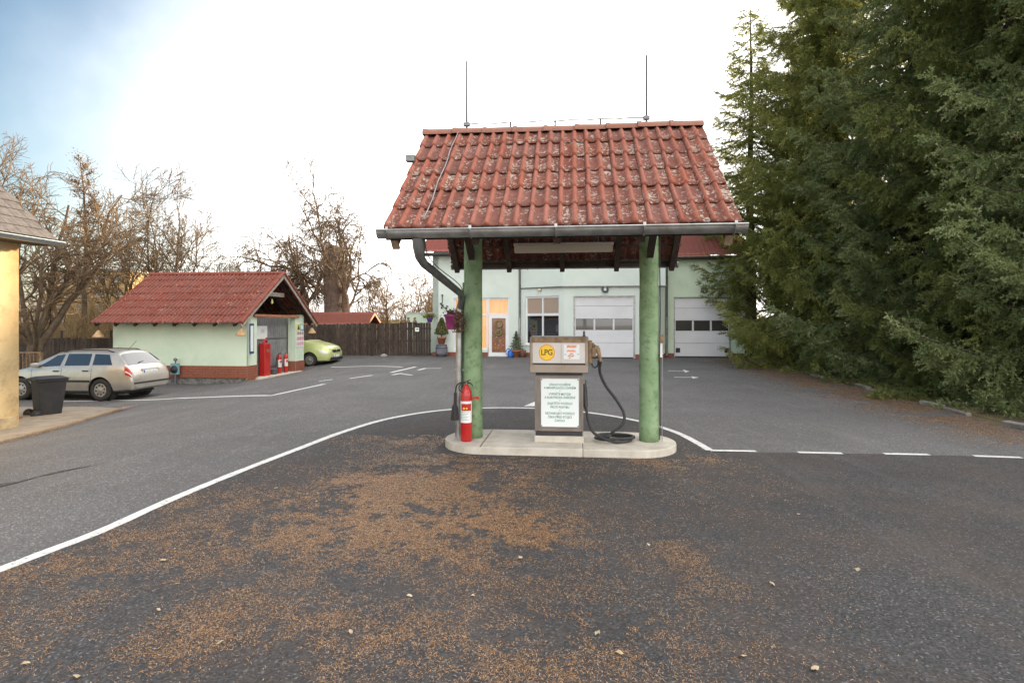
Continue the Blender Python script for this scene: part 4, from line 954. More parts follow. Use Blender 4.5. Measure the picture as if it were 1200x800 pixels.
# roof timbers and tiles
ym = WG/2
for s, ye in ((1, -OH), (-1, WG+OH)):
    lay_tiles(shed, -RL, .25, 18, 7, ye, EZs, ym, PZ, m_tile2, .050, s, name='roof_tile')
for k in range(8):
    x = -RL+.12+k*(RL-.02)/7.2
    for ye in (-OH+.06, WG+OH-.06): MB().bar((x, ye, EZs-.04), (x, ym, PZ-.10), .08, .10).build('rafter', m_wood, shed)
rp2 = ridge_piece('ridge_tile', .37, .12); rp2.materials.append(m_tile2)
for k in range(16): MO('ridge_tile', rp2, None, shed, (-RL-.02+k*.35, ym, PZ+.02), (0, random.uniform(-.01, .01), 0))
for s, ye in ((1, -OH), (-1, WG+OH)):
    MB().bar((.24, ye, EZs-.06), (.24, ym, PZ-.07), .04, .15).build('bargeboard', m_lwood, shed)
    vt = MB(); dv = (Vector((0, ym-ye, PZ-EZs)))
    me = MB().tube([(0,0,0), (0, 1, 0)], [.075,.062], 10).mesh('verge_tile'); me.materials.append(m_tile2)
    for k in range(7):
        c_ = Vector((.24, ye, EZs+.045))+dv*(k/7); o = MO('verge_tile', me, None, shed, c_, (math.atan2(dv.z, dv.y), 0, 0)); o.scale = (1, dv.length/7*1.08, 1)
        if dv.y < 0: o.rotation_euler = (math.atan2(dv.z, dv.y), 0, 0)
# gable dark interior behind

# signs on the shed
q = SO+UV[1]*(gv(293.5)+.14)+UV[0]*.012; q.z = 1.2
sg1 = thing('safety_sign', SO+UV[1]*((p2+WG)/2+.02)+UV[0]*.012+Vector((0,0,0)), ANG, 'colourful safety pictogram board on the right shed pillar', 'sign')
zc = 1.15; hw = (WG-p2)*.40
MB().box((.004, 0, zc+.0), (.008, 2*hw, 1.0)).build('board', m_sign, sg1)
MB().box((.010, -hw/2, zc+.33), (.004, hw*.94, .30)).build('yellow_panel', m_ylw, sg1)
mb = MB(); mb.prism([(-.7*hw/2, 0), (.7*hw/2, 0), (0, .2)], 0, .004, Matrix(((0,0,1),(1,0,0),(0,1,0))), (.0125, -hw/2, zc+.24)); mb.build('warning_triangle', m_blackp, sg1)
MB().box((.010, hw/2, zc+.33), (.004, hw*.94, .30)).build('blue_panel', m_cyan, sg1)
RY = Matrix.Rotation(R(90), 3, 'Y')
MB().lathe([(.0001,.003),(hw*.35,.003),(hw*.35,0)], 18, (.012, hw/2, zc+.34), RY, smooth=False).build('blue_disc', m_sign, sg1)
for r, zz in enumerate((.08, -.14, -.36)):
    for k in range(3):
        y_ = (k-1)*hw*.64
        MB().lathe([(hw*.26,.003),(hw*.26,0),(hw*.19,0),(hw*.19,.003),(hw*.26,.003)], 16, (.010, y_, zc+zz), RY, smooth=False).build('prohibition_ring', (m_red, m_red, m_mag)[r], sg1)
        MB().box((.0105, y_, zc+zz), (.003, hw*.2, hw*.2)).build('pictogram', m_blackp if r == 0 else m_mag, sg1)
sg2 = thing('strip_sign', SO+UV[1]*(p1*.45)+UV[0]*.012, ANG, 'tall narrow white sign with blue ends on the left shed pillar', 'sign')
MB().box((.004, 0, 1.1), (.01, p1*.42, 1.08)).build('frame', M('sign_frame', (.03,.06,.2), .5), sg2); MB().box((.012, 0, 1.1), (.004, p1*.28, .92)).build('face', m_sign, sg2)
nq = SO-UV[0]*.345+UV[1]*(gv(318)-.1); s_ = thing('paper_notice', nq+Vector((0,0,1.3)), ANG, 'white paper notice on the grey steel wall inside the shed', 'notice')
MB().box((.02, 0, 0), (.006, .75, .5)).build('sheet', m_sign, s_); MB().box((.025, .05, .05), (.003, .25, .15)).build('print', m_panel, s_)
# tall red cylinder and two extinguishers in the shed
def shed_pt(px, uu, z):
    lo, hi = -1., 8.
    for _ in range(50):
        mid = (lo+hi)/2; q = SO+UV[0]*uu+UV[1]*mid
        if q.x/q.y < (px-600)/F: lo = mid
        else: hi = mid
    q.z = z; return q
tk = thing('red_cabinet', shed_pt(310.5, -.18, ZF+.03), ANG, 'tall red steel cabinet with hose gear standing inside the shed', 'cabinet')
MB().box((0,0,.62), (.24,.42,1.24)).build('case', m_red, tk, bevel=.03)
MB().tube([(.0,-.08,1.24),(.0,-.08,1.34),(.02,.02,1.38),(.02,.1,1.3)], .05, 8).build('hose_gear', m_red, tk); MB().box((.122,0,.95), (.006,.2,.12)).build('label', m_rust, tk); MB().tube([(0,.12,1.25),(0,.12,1.45)], .03, 8).build('valve', m_blackp, tk)
for px, lab_ in ((327.5, 'red fire extinguisher in the shed, next to the red cabinet'), (335, 'red fire extinguisher in the shed, next to the right pillar')):
    e_ = thing('fire_extinguisher', shed_pt(px, -.16, ZF+.03), R(70), lab_, 'extinguisher', 'extinguishers in the shed'); extinguisher(e_, .085, .82, horn=(px < 330))
bk = thing('bucket', shed_pt(321, -.16, ZF+.03), 0, 'small dark bucket on the shed floor between the red gear', 'bucket')
MB().lathe([(.001,0),(.12,0),(.15,.2),(.16,.2),(.14,.18),(.001,.02)], 16).build('pail', m_barrel, bk); MB().tube([(-.15,0,.2),(-.1,0,.28),(.1,0,.28),(.15,0,.2)], .006, 5).build('handle', m_blackp, bk)
# hanging straw bells
for (uu, vv, py, lab_) in ((.05, -.45, 390, 'straw bell hanging at the near gable corner of the shed roof'), (.1, WG+.55, 388, 'straw bell hanging at the far gable corner of the shed roof'), (-5.2, -.6, 392, 'straw bell hanging at the left end of the shed eave')):
    q = SO+UV[0]*uu+UV[1]*vv; q.z = zat(py, q.y); b_ = thing('straw_bell', q, 0, lab_, 'ornament', 'straw bells under the shed eaves')
    MB().lathe([(.001,.16),(.04,.15),(.09,.06),(.17,-.05),(.18,-.09),(.12,-.10),(.001,-.08)], 12).build('bell', m_bell, b_); MB().tube([(0,0,.15),(0,0,max(.2, EZs-q.z-.03))], .006, 5).build('cord', m_blackp, b_)
# service post left of the shed
q = P(206, HZ, 20.45); q.z = g(q.x, q.y); sv = thing('hose_post', q, ANG, 'blue service plate with round black hose reel by the shed wall', 'service post')
MB().box((0,0,.25), (.06,.06,.5)).build('stand', m_zincd, sv); MB().box((0,-.04,.55), (.34,.03,.40)).build('plate', M('blue_plate', (.16,.32,.38), .5), sv, bevel=.01)
MB().lathe([(.001,.04),(.05,.04),(.06,.02),(.13,.03),(.14,0),(.001,0)], 20, (-.03,-.055,.53), rx).build('reel', m_blackp, sv); MB().lathe([(.001,-.06),(.06,-.03),(.065,.03),(.001,.07)], 12, (0,-.02,.88)).build('knob', m_zincd, sv); MB().tube([(0,-.02,.75),(0,-.02,.85)], .02, 6).build('knob_stem', m_zincd, sv)

# ------------------------------------------------------------------ yellow house at left
HO = P(22, HZ, 10.9); HO.z = -.5
hs_ = thing('yellow_house', HO, ANG, 'yellow rendered house wall with grey slate roof at the left edge', 'house')
hh = zat(279, 10.9)+.5
wall_open('wall', m_yellow, hs_, (0, -9), (0, 0), -.05, hh, .4, []); wall_open('wall', m_yellow, hs_, (0, 0), (-7, 0), -.05, hh, .4, [])
MB().box((.02, -4.5, .18), (.05, 8.9, .42)).build('plinth', M('yellow_plinth', (.45,.35,.2), .95, c2=(.3,.23,.14), vs=6, bump=.6, bs_=30), hs_, bevel=.01)
# roof slope rising to the left, courses of slates
rise = math.tan(R(43)); mb = MB(); rr_ = 22
me = MB().box((0, 0, 0), (.30, .235, .008)).mesh('slate'); 
for r in range(9):
    for c in range(16):
        x = .42-r*.2; y = .28-c*.24-(r % 2)*.12
        mb.box((x-.12, y, hh-.02+(.42-x+.12)*rise*1.0+.03), (.32, .23, .010), Matrix.Rotation(R(43-3), 3, 'Y'))
stuff(mb.build('slates', m_slate, hs_))
MB().add([(.44, .38, hh-.06), (-3.5, .38, hh-.06+3.94*rise), (-3.5, -9, hh-.06+3.94*rise), (.44, -9, hh-.06)], [(0,1,2,3)]).build('roof_deck', m_slate, hs_)
MB().bar((.42, .40, hh-.10), (-3.5, .40, hh-.10+3.92*rise), .03, .14, up=(0,1,0)).build('verge_board', m_wood, hs_)
MB().box((.22, -4.3, hh-.09), (.46, 9.3, .03)).build('soffit', m_wood, hs_)
gm = gutter(hs_, -.42, 9, 0, 0, .075, M('gutter_blue', (.22,.25,.28), .4, .6), 6)
gm.rotation_euler = (0, 0, R(-90)); gm.location = (.50, 0, hh-.04)
# ------------------------------------------------------------------ wheelie bin
q = G(56, 491); q.z = g(q.x, q.y)+.05
bn = thing('wheelie_bin', q, R(146), 'black plastic wheelie bin on the pavement by the yellow house', 'bin')
mb = MB(); vs = []
for (z, wx, wy, oy) in ((.06,.20,.19,0),(.12,.205,.20,0),(.80,.245,.26,-.02),(.80,.265,.28,-.02),(.86,.27,.285,-.02)):
    for (sx, sy) in ((-1,-1),(1,-1),(1,1),(-1,1)): vs.append((sx*wx, sy*wy+oy, z))
mb.add(vs, [(3,2,1,0)]+[(4*i+k, 4*i+(k+1) % 4, 4*i+4+(k+1) % 4, 4*i+4+k) for i in range(4) for k in range(4)]+[(16,17,18,19)]); mb.build('body', m_blackp, bn, bevel=.02)
mb = MB(); mb.grid(lambda i, j: Vector(((i-.5)*.56, (j-.5)*.60-.02, .872+.05*(1-(2*i-1)**2)**.5*(1-(2*j-1)**4)**.5)), 10, 10); mb.box((0, -.02, .868), (.57, .60, .015)); mb.build('lid', m_blackp, bn)
MB().tube([(-.2, .30, .85), (-.2, .36, .87), (.2, .36, .87), (.2, .30, .85)], .018, 8).build('handle', m_blackp, bn)
for s in (-1, 1):
    w_o = MB().lathe([(.03,-.03),(.085,-.03),(.10,-.02),(.10,.02),(.085,.03),(.03,.03)], 20, (s*.23, .27, .10), RY).build('wheel', m_tyre, bn)
    MB().lathe([(.001,.034),(.05,.034),(.06,.02),(.06,-.034),(.001,-.034)], 14, (s*.23, .27, .10), RY).build('hub', m_blackp, w_o)
MB().tube([(-.23,.27,.10),(.23,.27,.10)], .014, 8).build('axle', m_zincd, bn)
for x in (-.15, 0, .15): MB().bar((x, -.205, .12), (x*1.15, -.285, .78), .015, .02).build('rib', m_blackp, bn)
q = G(26, 497); q.z += .05; rb = thing('rubble', q, 0, 'small heap of red bricks and stones at the house corner', 'stones')
for k in range(4): MB().box((random.uniform(-.12,.12), random.uniform(-.15,.15), .04+.05*(k > 2)), (.16,.09,.07), Matrix.Rotation(random.random()*3, 3, 'Z')).build('brick', random.choice([m_brick, m_kerb]), rb, bevel=.01)

# ------------------------------------------------------------------ cars
def car(o, L, W, sx_top, st_top, paint, wb, fo, wr, belt, kind):
    hw_ = W/2; N = 141; S = np.linspace(0, L, N)
    zt = np.interp(S, sx_top, st_top); k = np.array([1,2,3,2,1.]); k /= k.sum()
    zt = np.convolve(np.pad(zt, 2, 'edge'), k, 'valid')
    plan = np.interp(S, [0,.04,.12,.3,.7,L-.7,L-.25,L-.08,L-.02,L], [.74,.83,.90,.955,1,1,.965,.925,.89,.84])
    zb_k = np.interp(S, [0,.5,1.1,2.2,L-.4,L], [.62,.80,belt,belt+.03,belt+.06,belt+.04])
    ztop_roof = max(st_top)
    def ring(s):
        z = float(np.interp(s, S, zt)); p = float(np.interp(s, S, plan)); zb = min(float(np.interp(s, S, zb_k)), z-.035)
        gh = sm((z-zb-.04)/(ztop_roof-belt-.05))
        yr = hw_*(.86*(1-gh)+.70*gh); zr = z-.02-.05*gh
        low = float(np.interp(s, [0,.1,.5,L-.6,L-.08,L], [.32,.25,.23,.24,.30,.36]))
        return [(0, low), (hw_*.80*p, low), (hw_*.94*p, low+.05), (hw_*.985*p, .42), (hw_*1.0*p, .56), (hw_*.985*p, (.56+zb)/2+.05), (hw_*.95*p, zb), (yr*p, zr), (yr*.80*p, z-.008-.012*gh), (yr*.4*p, z), (0, z+.004)]
    def S_(s, t):
        r_ = ring(s); i = min(int(t), 9); f = t-i; a_, b_ = r_[i], r_[i+1]; return Vector((L/2-s, a_[0]+(b_[0]-a_[0])*f, a_[1]+(b_[1]-a_[1])*f))
    mb = MB(); vs = []; rows = []
    for s in S:
        r_ = ring(s); rows.append([(L/2-s, y, z) for (y, z) in r_]+[(L/2-s, -y, z) for (y, z) in r_[-2:0:-1]])
    n = len(rows[0]); vs = [p for r_ in rows for p in r_]
    fs = [(j*n+i, j*n+(i+1) % n, (j+1)*n+(i+1) % n, (j+1)*n+i) for j in range(N-1) for i in range(n)]
    mb.add(vs, fs, True); mb.add(rows[0], [tuple(range(n))[::-1]]); mb.add(rows[-1], [tuple(range(n))])
    bd = mb.build('body', paint, None, fix=True)
    ax = [L/2-fo, L/2-fo-wb]
    ct = MB()
    for x in ax:
        for s in (-1, 1): ct.tube([(x, s*(hw_-.30), wr), (x, s*(hw_+.2), wr)], wr+.06, 28)
    c = ct.build('wheel_arch_cutter', m_blackp, None, fix=True)
    bo = bd.modifiers.new('arches', 'BOOLEAN'); bo.object = c; bo.operation = 'DIFFERENCE'; bo.solver = 'EXACT'
    bpy.context.view_layer.update(); dg = bpy.context.evaluated_depsgraph_get(); nm = bpy.data.meshes.new_from_object(bd.evaluated_get(dg)); bd.modifiers.clear(); nm.set_sharp_from_angle(angle=R(38)); bd.data = nm; bd.parent = o
    bpy.data.objects.remove(c)
    if not nm.materials: nm.materials.append(paint)
    for x in ax:                       # dark wheel housings behind the wheels
        for s in (-1, 1):
            q_ = MB(); q_.tube([(x, s*(hw_-.28), wr), (x, s*(hw_-.045), wr)], wr+.058, 28, caps=False); q_.lathe([(.001, 0), (wr+.058, 0)], 28, (x, s*(hw_-.285), wr), Matrix.Rotation(R(90), 3, 'X')); q_.build('wheel_housing', m_blackp, o)
    def patch(name, mat, sb, st, tb, side, off=.004, parent=None, nu=10, nv=4):
        # sb=(s at bottom start,end), st=(s at top start,end), tb=(t0,t1)
        mb = MB(); 
        def fn(i, j):
            s = (sb[0]+(sb[1]-sb[0])*i)*(1-j)+(st[0]+(st[1]-st[0])*i)*j; t = tb[0]+(tb[1]-tb[0])*j; e = .01
            p = S_(s, t); du = S_(min(L, s+e), t)-S_(max(0, s-e), t); dv = S_(s, min(10, t+e))-S_(s, max(0, t-e)); nn_ = du.cross(dv)
            if nn_.length < 1e-9: nn_ = Vector((0,1,0))
            nn_.normalize()
            if nn_.y < 0 and t < 7: nn_ = -nn_
            if t >= 7 and nn_.z < 0: nn_ = -nn_
            p = p+nn_*off; return Vector((p.x, p.y*side, p.z))
        mb.grid(fn, nu, nv); return mb.build(name, mat, parent or o)
    for s in (-1, 1):
        for (nm_, sb, st, tb) in kind['side']: patch('side_window', m_glassd, sb, st, tb, s)
        for x in kind['gaps']: patch('door_gap', m_blackp, (x, x+.012), (x+kind.get('gs', 0), x+.012+kind.get('gs', 0)), (2.2, 6.1), s, .002, nu=1, nv=8)
        patch('rubbing_strip', kind['stripmat'], (kind['strip'][0], kind['strip'][1]), (kind['strip'][0], kind['strip'][1]), (3.75, 4.1), s, .010, nu=20, nv=1)
        patch('sill', m_zincd, (fo+wr+.1, fo+wb-wr-.1), (fo+wr+.1, fo+wb-wr-.1), (1.2, 2.2), s, .003, nu=8, nv=2)
        for x in kind['handles']:
            p = S_(x, 5.3); MB().box((p.x, s*(p.y+.018), p.z), (.17, .025, .035)).build('door_handle', m_blackp, o, bevel=.008)
        p = S_(kind['mirror'], 6.2); mr = MB().box((p.x-.02, s*(p.y+.10), p.z+.06), (.13, .17, .12)).build('wing_mirror', paint, o, bevel=.035)
        patch('tail_light', m_tail, (L-.20, L-.03), (L-.25, L-.06), kind['tail'], s, .006, nu=8, nv=5)
        patch('tail_light_lens', m_lamp, (L-.2, L-.035), (L-.2, L-.04), (kind['tail'][0]+.3, kind['tail'][0]+.55), s, .009, nu=6, nv=2)
        patch('headlight', m_lamp, (.05, .42), (.10, .52), kind['head'], s, .006, nu=10, nv=5)
        for x in ax:
            wo_ = MB().lathe([(wr*.62,-.09),(wr*.93,-.09),(wr,-.06),(wr,.06),(wr*.93,.09),(wr*.62,.09),(wr*.60,.03),(wr*.60,-.09)], 32, (x, s*(hw_-.11), wr), Matrix.Rotation(R(-90*s), 3, 'X')).build('wheel', m_tyre, o)
            MB().lathe([(.001,.085),(wr*.16,.085),(wr*.2,.07),(wr*.5,.078),(wr*.6,.082),(wr*.625,.075),(wr*.625,.03),(.001,.03)], 32, (x, s*(hw_-.11), wr), Matrix.Rotation(R(-90*s), 3, 'X')).build('hubcap', m_rim, wo_)
            mm = Matrix.Rotation(R(-90*s), 3, 'X')
            for k_ in range(8):
                a = k_*math.pi/4+.2; q_ = mm @ Vector((math.cos(a)*wr*.42, math.sin(a)*wr*.42, .079))
                MB().lathe([(.0001,.004),(wr*.085,.004),(wr*.085,0)], 10, Vector((x, s*(hw_-.11), wr))+q_, mm, smooth=False).build('hubcap_hole', m_blackp, wo_)
        if kind.get('rail'):
            MB().tube([S_(q_, 7.4)*1 if s > 0 else Vector((S_(q_, 7.4).x, -S_(q_, 7.4).y, S_(q_, 7.4).z)) for q_ in (1.95, 2.0)]+[Vector((S_(q_, 7.4).x, s*S_(q_, 7.4).y, S_(q_, 7.4).z+.05)) for q_ in (2.1, 2.7, 3.3)]+[Vector((S_(3.5, 7.4).x, s*S_(3.5, 7.4).y, S_(3.5, 7.4).z))], .016, 6).build('roof_rail', m_blackp, o)
    # front and rear glass across both halves
    for (nm_, s0, s1, t0, tr) in (('windscreen', kind['ws'][0], kind['ws'][1], 7.1, 1), ('rear_window', kind['rw'][0], kind['rw'][1], 7.15, 1)):
        mb = MB()
        def fn(i, j):
            s = s0+(s1-s0)*j; t = t0+(10-t0)*(1-abs(2*i-1)); p = S_(s, t); sd_ = 1 if i < .5 else -1
            e = .02; dx = S_(s+e, 9.9)-S_(s-e, 9.9); nrm_ = Vector((-dx.z, 0, dx.x)); nrm_ = nrm_ if nrm_.z > 0 else -nrm_; nrm_.normalize(); p = p+nrm_*.006
            return Vector((p.x, p.y*sd_, p.z))
        mb.grid(fn, 20, 8); mb.build(nm_, m_glassd, o)
    return S_
# silver estate car, nose to the left
fab_s = [0,.03,.12,.45,.95,1.05,1.75,2.1,3.0,3.55,3.68,4.04,4.10,4.18,4.23]
fab_z = [.50,.60,.68,.82,.93,.97,1.36,1.42,1.425,1.40,1.37,.99,.94,.86,.60]
rear = Vector((-11.5, 16.05, 0)); u_, v_ = UV
cen = rear - u_*(-.02) 
# car frame: +X forward (=-u), rear axle local x = L/2-fo-wb
Lc_ = 4.23; wbf = 2.46; fof = .83; xr_ = Lc_/2-fof-wbf
org = rear-(-u_)*xr_+v_*.72; org.z = g(rear.x, rear.y)
sil = thing('parked_car', org, ANG+math.pi, 'dusty silver estate car parked left of the shed', 'car')
kf = dict(side=[('f',(1.22,2.03),(1.80,2.06),(6.12,6.88)),('r',(2.16,2.92),(2.16,2.88),(6.12,6.90)),('q',(3.02,3.62),(2.98,3.42),(6.14,6.88))],
          gaps=[1.18,2.10,3.02], strip=(1.2,3.0), stripmat=m_blackp, handles=[1.95,2.85], mirror=1.32, tail=(4.7,6.2), head=(4.8,6.0), ws=(1.09,1.72), rw=(3.72,4.02), rail=True)
Sf = car(sil, Lc_, 1.65, fab_s, fab_z, m_carp, wbf, fof, .312, .90, kf)
xb = -Lc_/2
MB().box((xb+.035, 0, .50), (.10, 1.38, .05)).build('bumper_strip', m_blackp, sil, bevel=.012)
pt_ = MB().box((xb+.055, 0, .78), (.03, .56, .135)).build('number_plate', m_sign, sil, bevel=.004); MB().box((xb+.038, .252, .78), (.004, .045, .12)).build('plate_band', m_blue, pt_); MB().box((xb+.065, 0, .785), (.03, .68, .19)).build('plate_recess', m_carp, sil, bevel=.01)
for k in range(6): MB().box((xb+.039, .13-.06*k-(.05 if k > 2 else 0), .78), (.003, .035, .07)).build('plate_mark', m_panel, pt_)
MB().tube([(-1.35, .0, 1.40), (-1.62, 0, 1.66)], .006, 5).build('aerial', m_blackp, sil)
MB().tube([(xb+.22, .25, 1.06), (xb+.30, -.1, 1.09)], .012, 5).build('rear_wiper', m_blackp, sil)
MB().box((0, 0, .22), (3.4, 1.2, .08)).build('underbody', m_blackp, sil)
# lime green car, nose to the right, mostly behind the shed
tou_s = [0,.03,.15,.6,1.0,1.12,2.0,2.4,3.4,4.05,4.28,4.36,4.40]; tou_z = [.60,.78,.92,1.06,1.14,1.18,1.62,1.68,1.68,1.63,1.14,1.0,.6]
L2 = 4.40; fq = P(388, HZ, 25.9); org2 = fq-u_*(L2/2)+v_*.6; org2.z = g(fq.x-1, fq.y)-.04
lim = thing('parked_car', org2, ANG, 'lime green car with its nose showing behind the shed', 'car')
kt = dict(side=[('f',(1.35,2.25),(2.0,2.28),(6.12,6.88)),('r',(2.36,3.2),(2.36,3.15),(6.12,6.88))], gaps=[1.3,2.3,3.25], strip=(1.3,3.2), stripmat=m_blackp, handles=[2.1,3.05], mirror=1.5, tail=(4.7,6.3), head=(4.5,5.95), ws=(1.15,1.95), rw=(4.1,4.26))
car(lim, L2, 1.78, tou_s, tou_z, m_carg, 2.68, .90, .31, 1.06, kt)
xf = L2/2
MB().box((xf-.015, 0, .70), (.05, .82, .12)).build('grille', m_blackp, lim, bevel=.01)
MB().lathe([(.0001,.012),(.055,.01),(.06,0)], 18, (xf+.012, 0, .71), RY).build('badge', m_chrome, lim)
MB().box((xf-.0, 0, .36), (.08, 1.30, .14)).build('lower_grille', m_blackp, lim, bevel=.02)
pt_ = MB().box((xf+.02, 0, .48), (.03, .52, .115)).build('number_plate', m_sign, lim, bevel=.003); MB().box((xf+.037, -.235, .48), (.003, .045, .11)).build('plate_band', m_blue, pt_)
MB().box((0, 0, .22), (3.6, 1.3, .08)).build('underbody', m_blackp, lim)

# ------------------------------------------------------------------ kerb along the spruces
d_k = 0
for k in range(24):
    y = 8.2+k*.82
    if k in (2, 5, 6, 9, 13, 14): continue
    x = kx(y)+.10+random.uniform(-.05, .05); o = MB().box((0, 0, .0), (.1, .76, .22)).build('kerb_stone', m_kerb, None, (x, y, random.uniform(-.085, -.045)), (random.uniform(-.1, .1), random.uniform(-.2, .1), -math.atan(.165)+random.uniform(-.05, .05)), bevel=.012); struct(o)

# ------------------------------------------------------------------ bare trees
def twig_mesh(name, P4, R4, smooth=True):
    P4 = np.array(P4, dtype=float); R4 = np.array(R4, dtype=float); n, k, _ = P4.shape
    t = P4[:, -1]-P4[:, 0]; t /= np.linalg.norm(t, axis=1)[:, None]+1e-9
    a = np.cross(t, np.array([.31, .87, .38])); a /= np.linalg.norm(a, axis=1)[:, None]+1e-9; b = np.cross(t, a)
    ang = np.array([0, 2.094, 4.189]); ring = a[:, None, :]*np.cos(ang)[None, :, None]+b[:, None, :]*np.sin(ang)[None, :, None]
    V = P4[:, :, None, :]+ring[:, None, :, :]*R4[:, :, None, None]
    T = []
    for j in range(k-1):
        for i in range(3):
            T.append(np.stack([np.arange(n)*k*3+j*3+i, np.arange(n)*k*3+j*3+(i+1) % 3, np.arange(n)*k*3+(j+1)*3+(i+1) % 3, np.arange(n)*k*3+(j+1)*3+i], 1))
    return npmesh(name, V.reshape(-1, 3), np.concatenate(T), smooth)
def bare_tree(name, base, H, label, mat, twmat, seed, lean=(0, 0), r0=.2, limbs=5, trunk=.3, spread=.6, curl=.2, kids=(7, 6, 6), lens=(.55, .5, .5, .45), droop=0., group='bare trees behind the yard', twr=.011, wide=1., leafm=None, straight=False):
    rs = random.Random(seed); big = MB(); TP = []; TR = []
    def walk(p, d, L, r, r1, n, lev):
        pts = [p.copy()]; rad = [r]; dirs = [d.copy()]
        up = (.16, .12, .06, -.02, -.04)[min(lev, 4)]-droop*(0, .05, .16, .34, .5)[min(lev, 4)]
        for i in range(n):
            c = curl*(.45 if lev == 0 else 1)
            d = d+Vector((rs.gauss(0, c), rs.gauss(0, c), rs.gauss(0, c)+up)); d.normalize(); p = p+d*(L/n)
            pts.append(p.copy()); rad.append(r+(r1-r)*(i+1)/n); dirs.append(d.copy())
        return pts, rad, dirs
    def side(d, az, sp):
        a_ = d.cross(Vector((0,0,1))) if abs(d.z) < .97 else Vector((1,0,0)); a_.normalize(); b_ = d.cross(a_)
        v = d*math.cos(sp)+(a_*math.cos(az)+b_*math.sin(az))*math.sin(sp); return v.normalized()
    def branch(p, d, L, r, lev):
        n = 7 if lev == 1 else 4
        pts, rad, dirs = walk(p, d, L, r, max(twr*.6, r*.3), n, lev)
        if lev == 1: big.tube(pts, rad, 6, caps=False)
        else: TP.append([tuple(q) for q in pts]); TR.append(rad)
        if lev >= 4: return
        nk = kids[lev-1]
        for k in range(nk):
            f = .18+.82*(k+rs.random()*.9)/nk; i = min(n-1, int(f*n)); q = pts[i].lerp(pts[i+1], min(1, f*n-i))
            sp = spread*(.75+.7*rs.random()); dd_ = side(dirs[i+1], rs.random()*6.283, sp)
            branch(q, dd_, L*lens[lev]*(1.15-.55*f)*(.7+.6*rs.random()), max(twr*(1.6 if lev < 3 else 1), rad[i]*.62), lev+1)
    o = thing(name, base, 0, label, 'tree', group)
    tp_, tr_, td_ = walk(Vector((0, 0, -.1)), Vector((lean[0], lean[1], 1)).normalized(), H*(.95 if straight else trunk), r0, r0*(.12 if straight else .72), 8, 0)
    if straight:
        big.tube(tp_, tr_, 8, caps=False)
        for k in range(limbs):
            f = trunk+(1-trunk)*(k+rs.random())/limbs; i = min(7, int(f*8)); q = tp_[i].lerp(tp_[i+1], f*8-i)
            branch(q, side(td_[i], rs.random()*6.283, 1.1), H*.2*(1.15-f)*(.7+.6*rs.random()), .045*(1.2-f), 1)
    else:
        big.tube([tp_[0]]+tp_, [r0*1.5]+tr_, 9, caps=False)
        for k in range(limbs):
            i = 8 if k < 3 else rs.choice([5, 6, 7]); az = k*6.283/limbs*2+rs.random()*.9
            dd_ = side(td_[i], az, spread*wide*(.35+.75*rs.random())); branch(tp_[i], dd_, H*(1-trunk)*(.95 if k < 3 else .75)*(.75+.4*rs.random()), r0*.42*(.7+.5*rs.random()), 1)
    allz = max(q[2] for t4 in TP for q in t4); f = H/allz
    for m_ in (big,): m_.v = [(x*f, y*f, z*f if z > 0 else z) for (x, y, z) in m_.v]
    A = np.array(TP)*f
    big.build('trunk', mat, o); MO('crown', twig_mesh('crown', A, TR), twmat, o)
    if leafm is not None:
        tips = A[:, -1]; idx = rs.choices(range(len(tips)), k=5000); pts_ = tips[idx]+rng.normal(0, .16, (len(idx), 3)); leaves('dry_leaves', pts_, leafm, o, .035, flat=.5)
    return o
def tb(px, Y): q = P(px, HZ, Y); q.z = g(q.x, q.y)-.05; return q
m_dry = leafmat('dry_leaf', (.16,.085,.03), (.30,.17,.06), (.40,.25,.10), .4)
bare_tree('bare_tree', tb(40, 20.5), 8.9, 'bare spreading tree with curving limbs beside the yellow house', m_bark, m_twig, 11, (.06, 0), .30, 8, .2, .62, .17, wide=1.5, kids=(9,8,8))
bare_tree('bare_tree', tb(4, 25), 11.0, 'bare tall tree rising behind the yellow house roof', m_bark, m_twig, 5, (-.02, 0), .24, 6, .28, .55, .16, kids=(9,8,6))
bare_tree('bare_tree', tb(97, 29), 10.0, 'straight slender tree with brown leaves and upright trunk left of the shed', m_bark, m_twig, 23, (0, 0), .15, 30, .3, .6, .12, kids=(5,5,5), straight=True, leafm=m_dry)
bare_tree('bare_tree', tb(140, 31), 9.4, 'bare multi-limbed tree behind the left end of the shed roof', m_bark, m_twig, 31, (-.05, 0), .16, 6, .22, .55, .15, wide=1.3, kids=(9,8,7))
bare_tree('bare_tree', tb(197, 33), 10.8, 'wide bare tree rising behind the middle of the shed roof', m_bark, m_twig, 44, (.02, 0), .20, 7, .25, .5, .13, wide=1.5, kids=(9,8,8))
bare_tree('bare_tree', tb(275, 38), 7.6, 'low bare tree behind the right half of the shed roof', m_bark, m_twig, 53, (.05, 0), .15, 6, .22, .6, .16, wide=1.3, kids=(9,8,7))
bare_tree('willow_tree', tb(372, 36), 10.0, 'twisted willow with hanging twigs leaning left behind the shed gable', m_barkw, m_twig, 61, (-.28, 0), .27, 7, .32, .7, .22, droop=.7, wide=1.5, kids=(11,9,9), lens=(.6,.45,.5,.6))
bare_tree('willow_tree', tb(404, 35), 12.7, 'tall twisted willow with crooked limbs beside the broken trunk', m_barkw, m_twig, 78, (.16, 0), .30, 6, .30, .6, .2, droop=.45, wide=1.1, kids=(11,8,8), lens=(.6,.42,.45,.55))
bare_tree('bare_tree', tb(455, 42), 7.2, 'bushy bare tree behind the middle of the board fence', m_bark, m_golden, 83, (0, 0), .15, 7, .15, .6, .18, wide=1.4, kids=(8,7,6), leafm=m_dry)
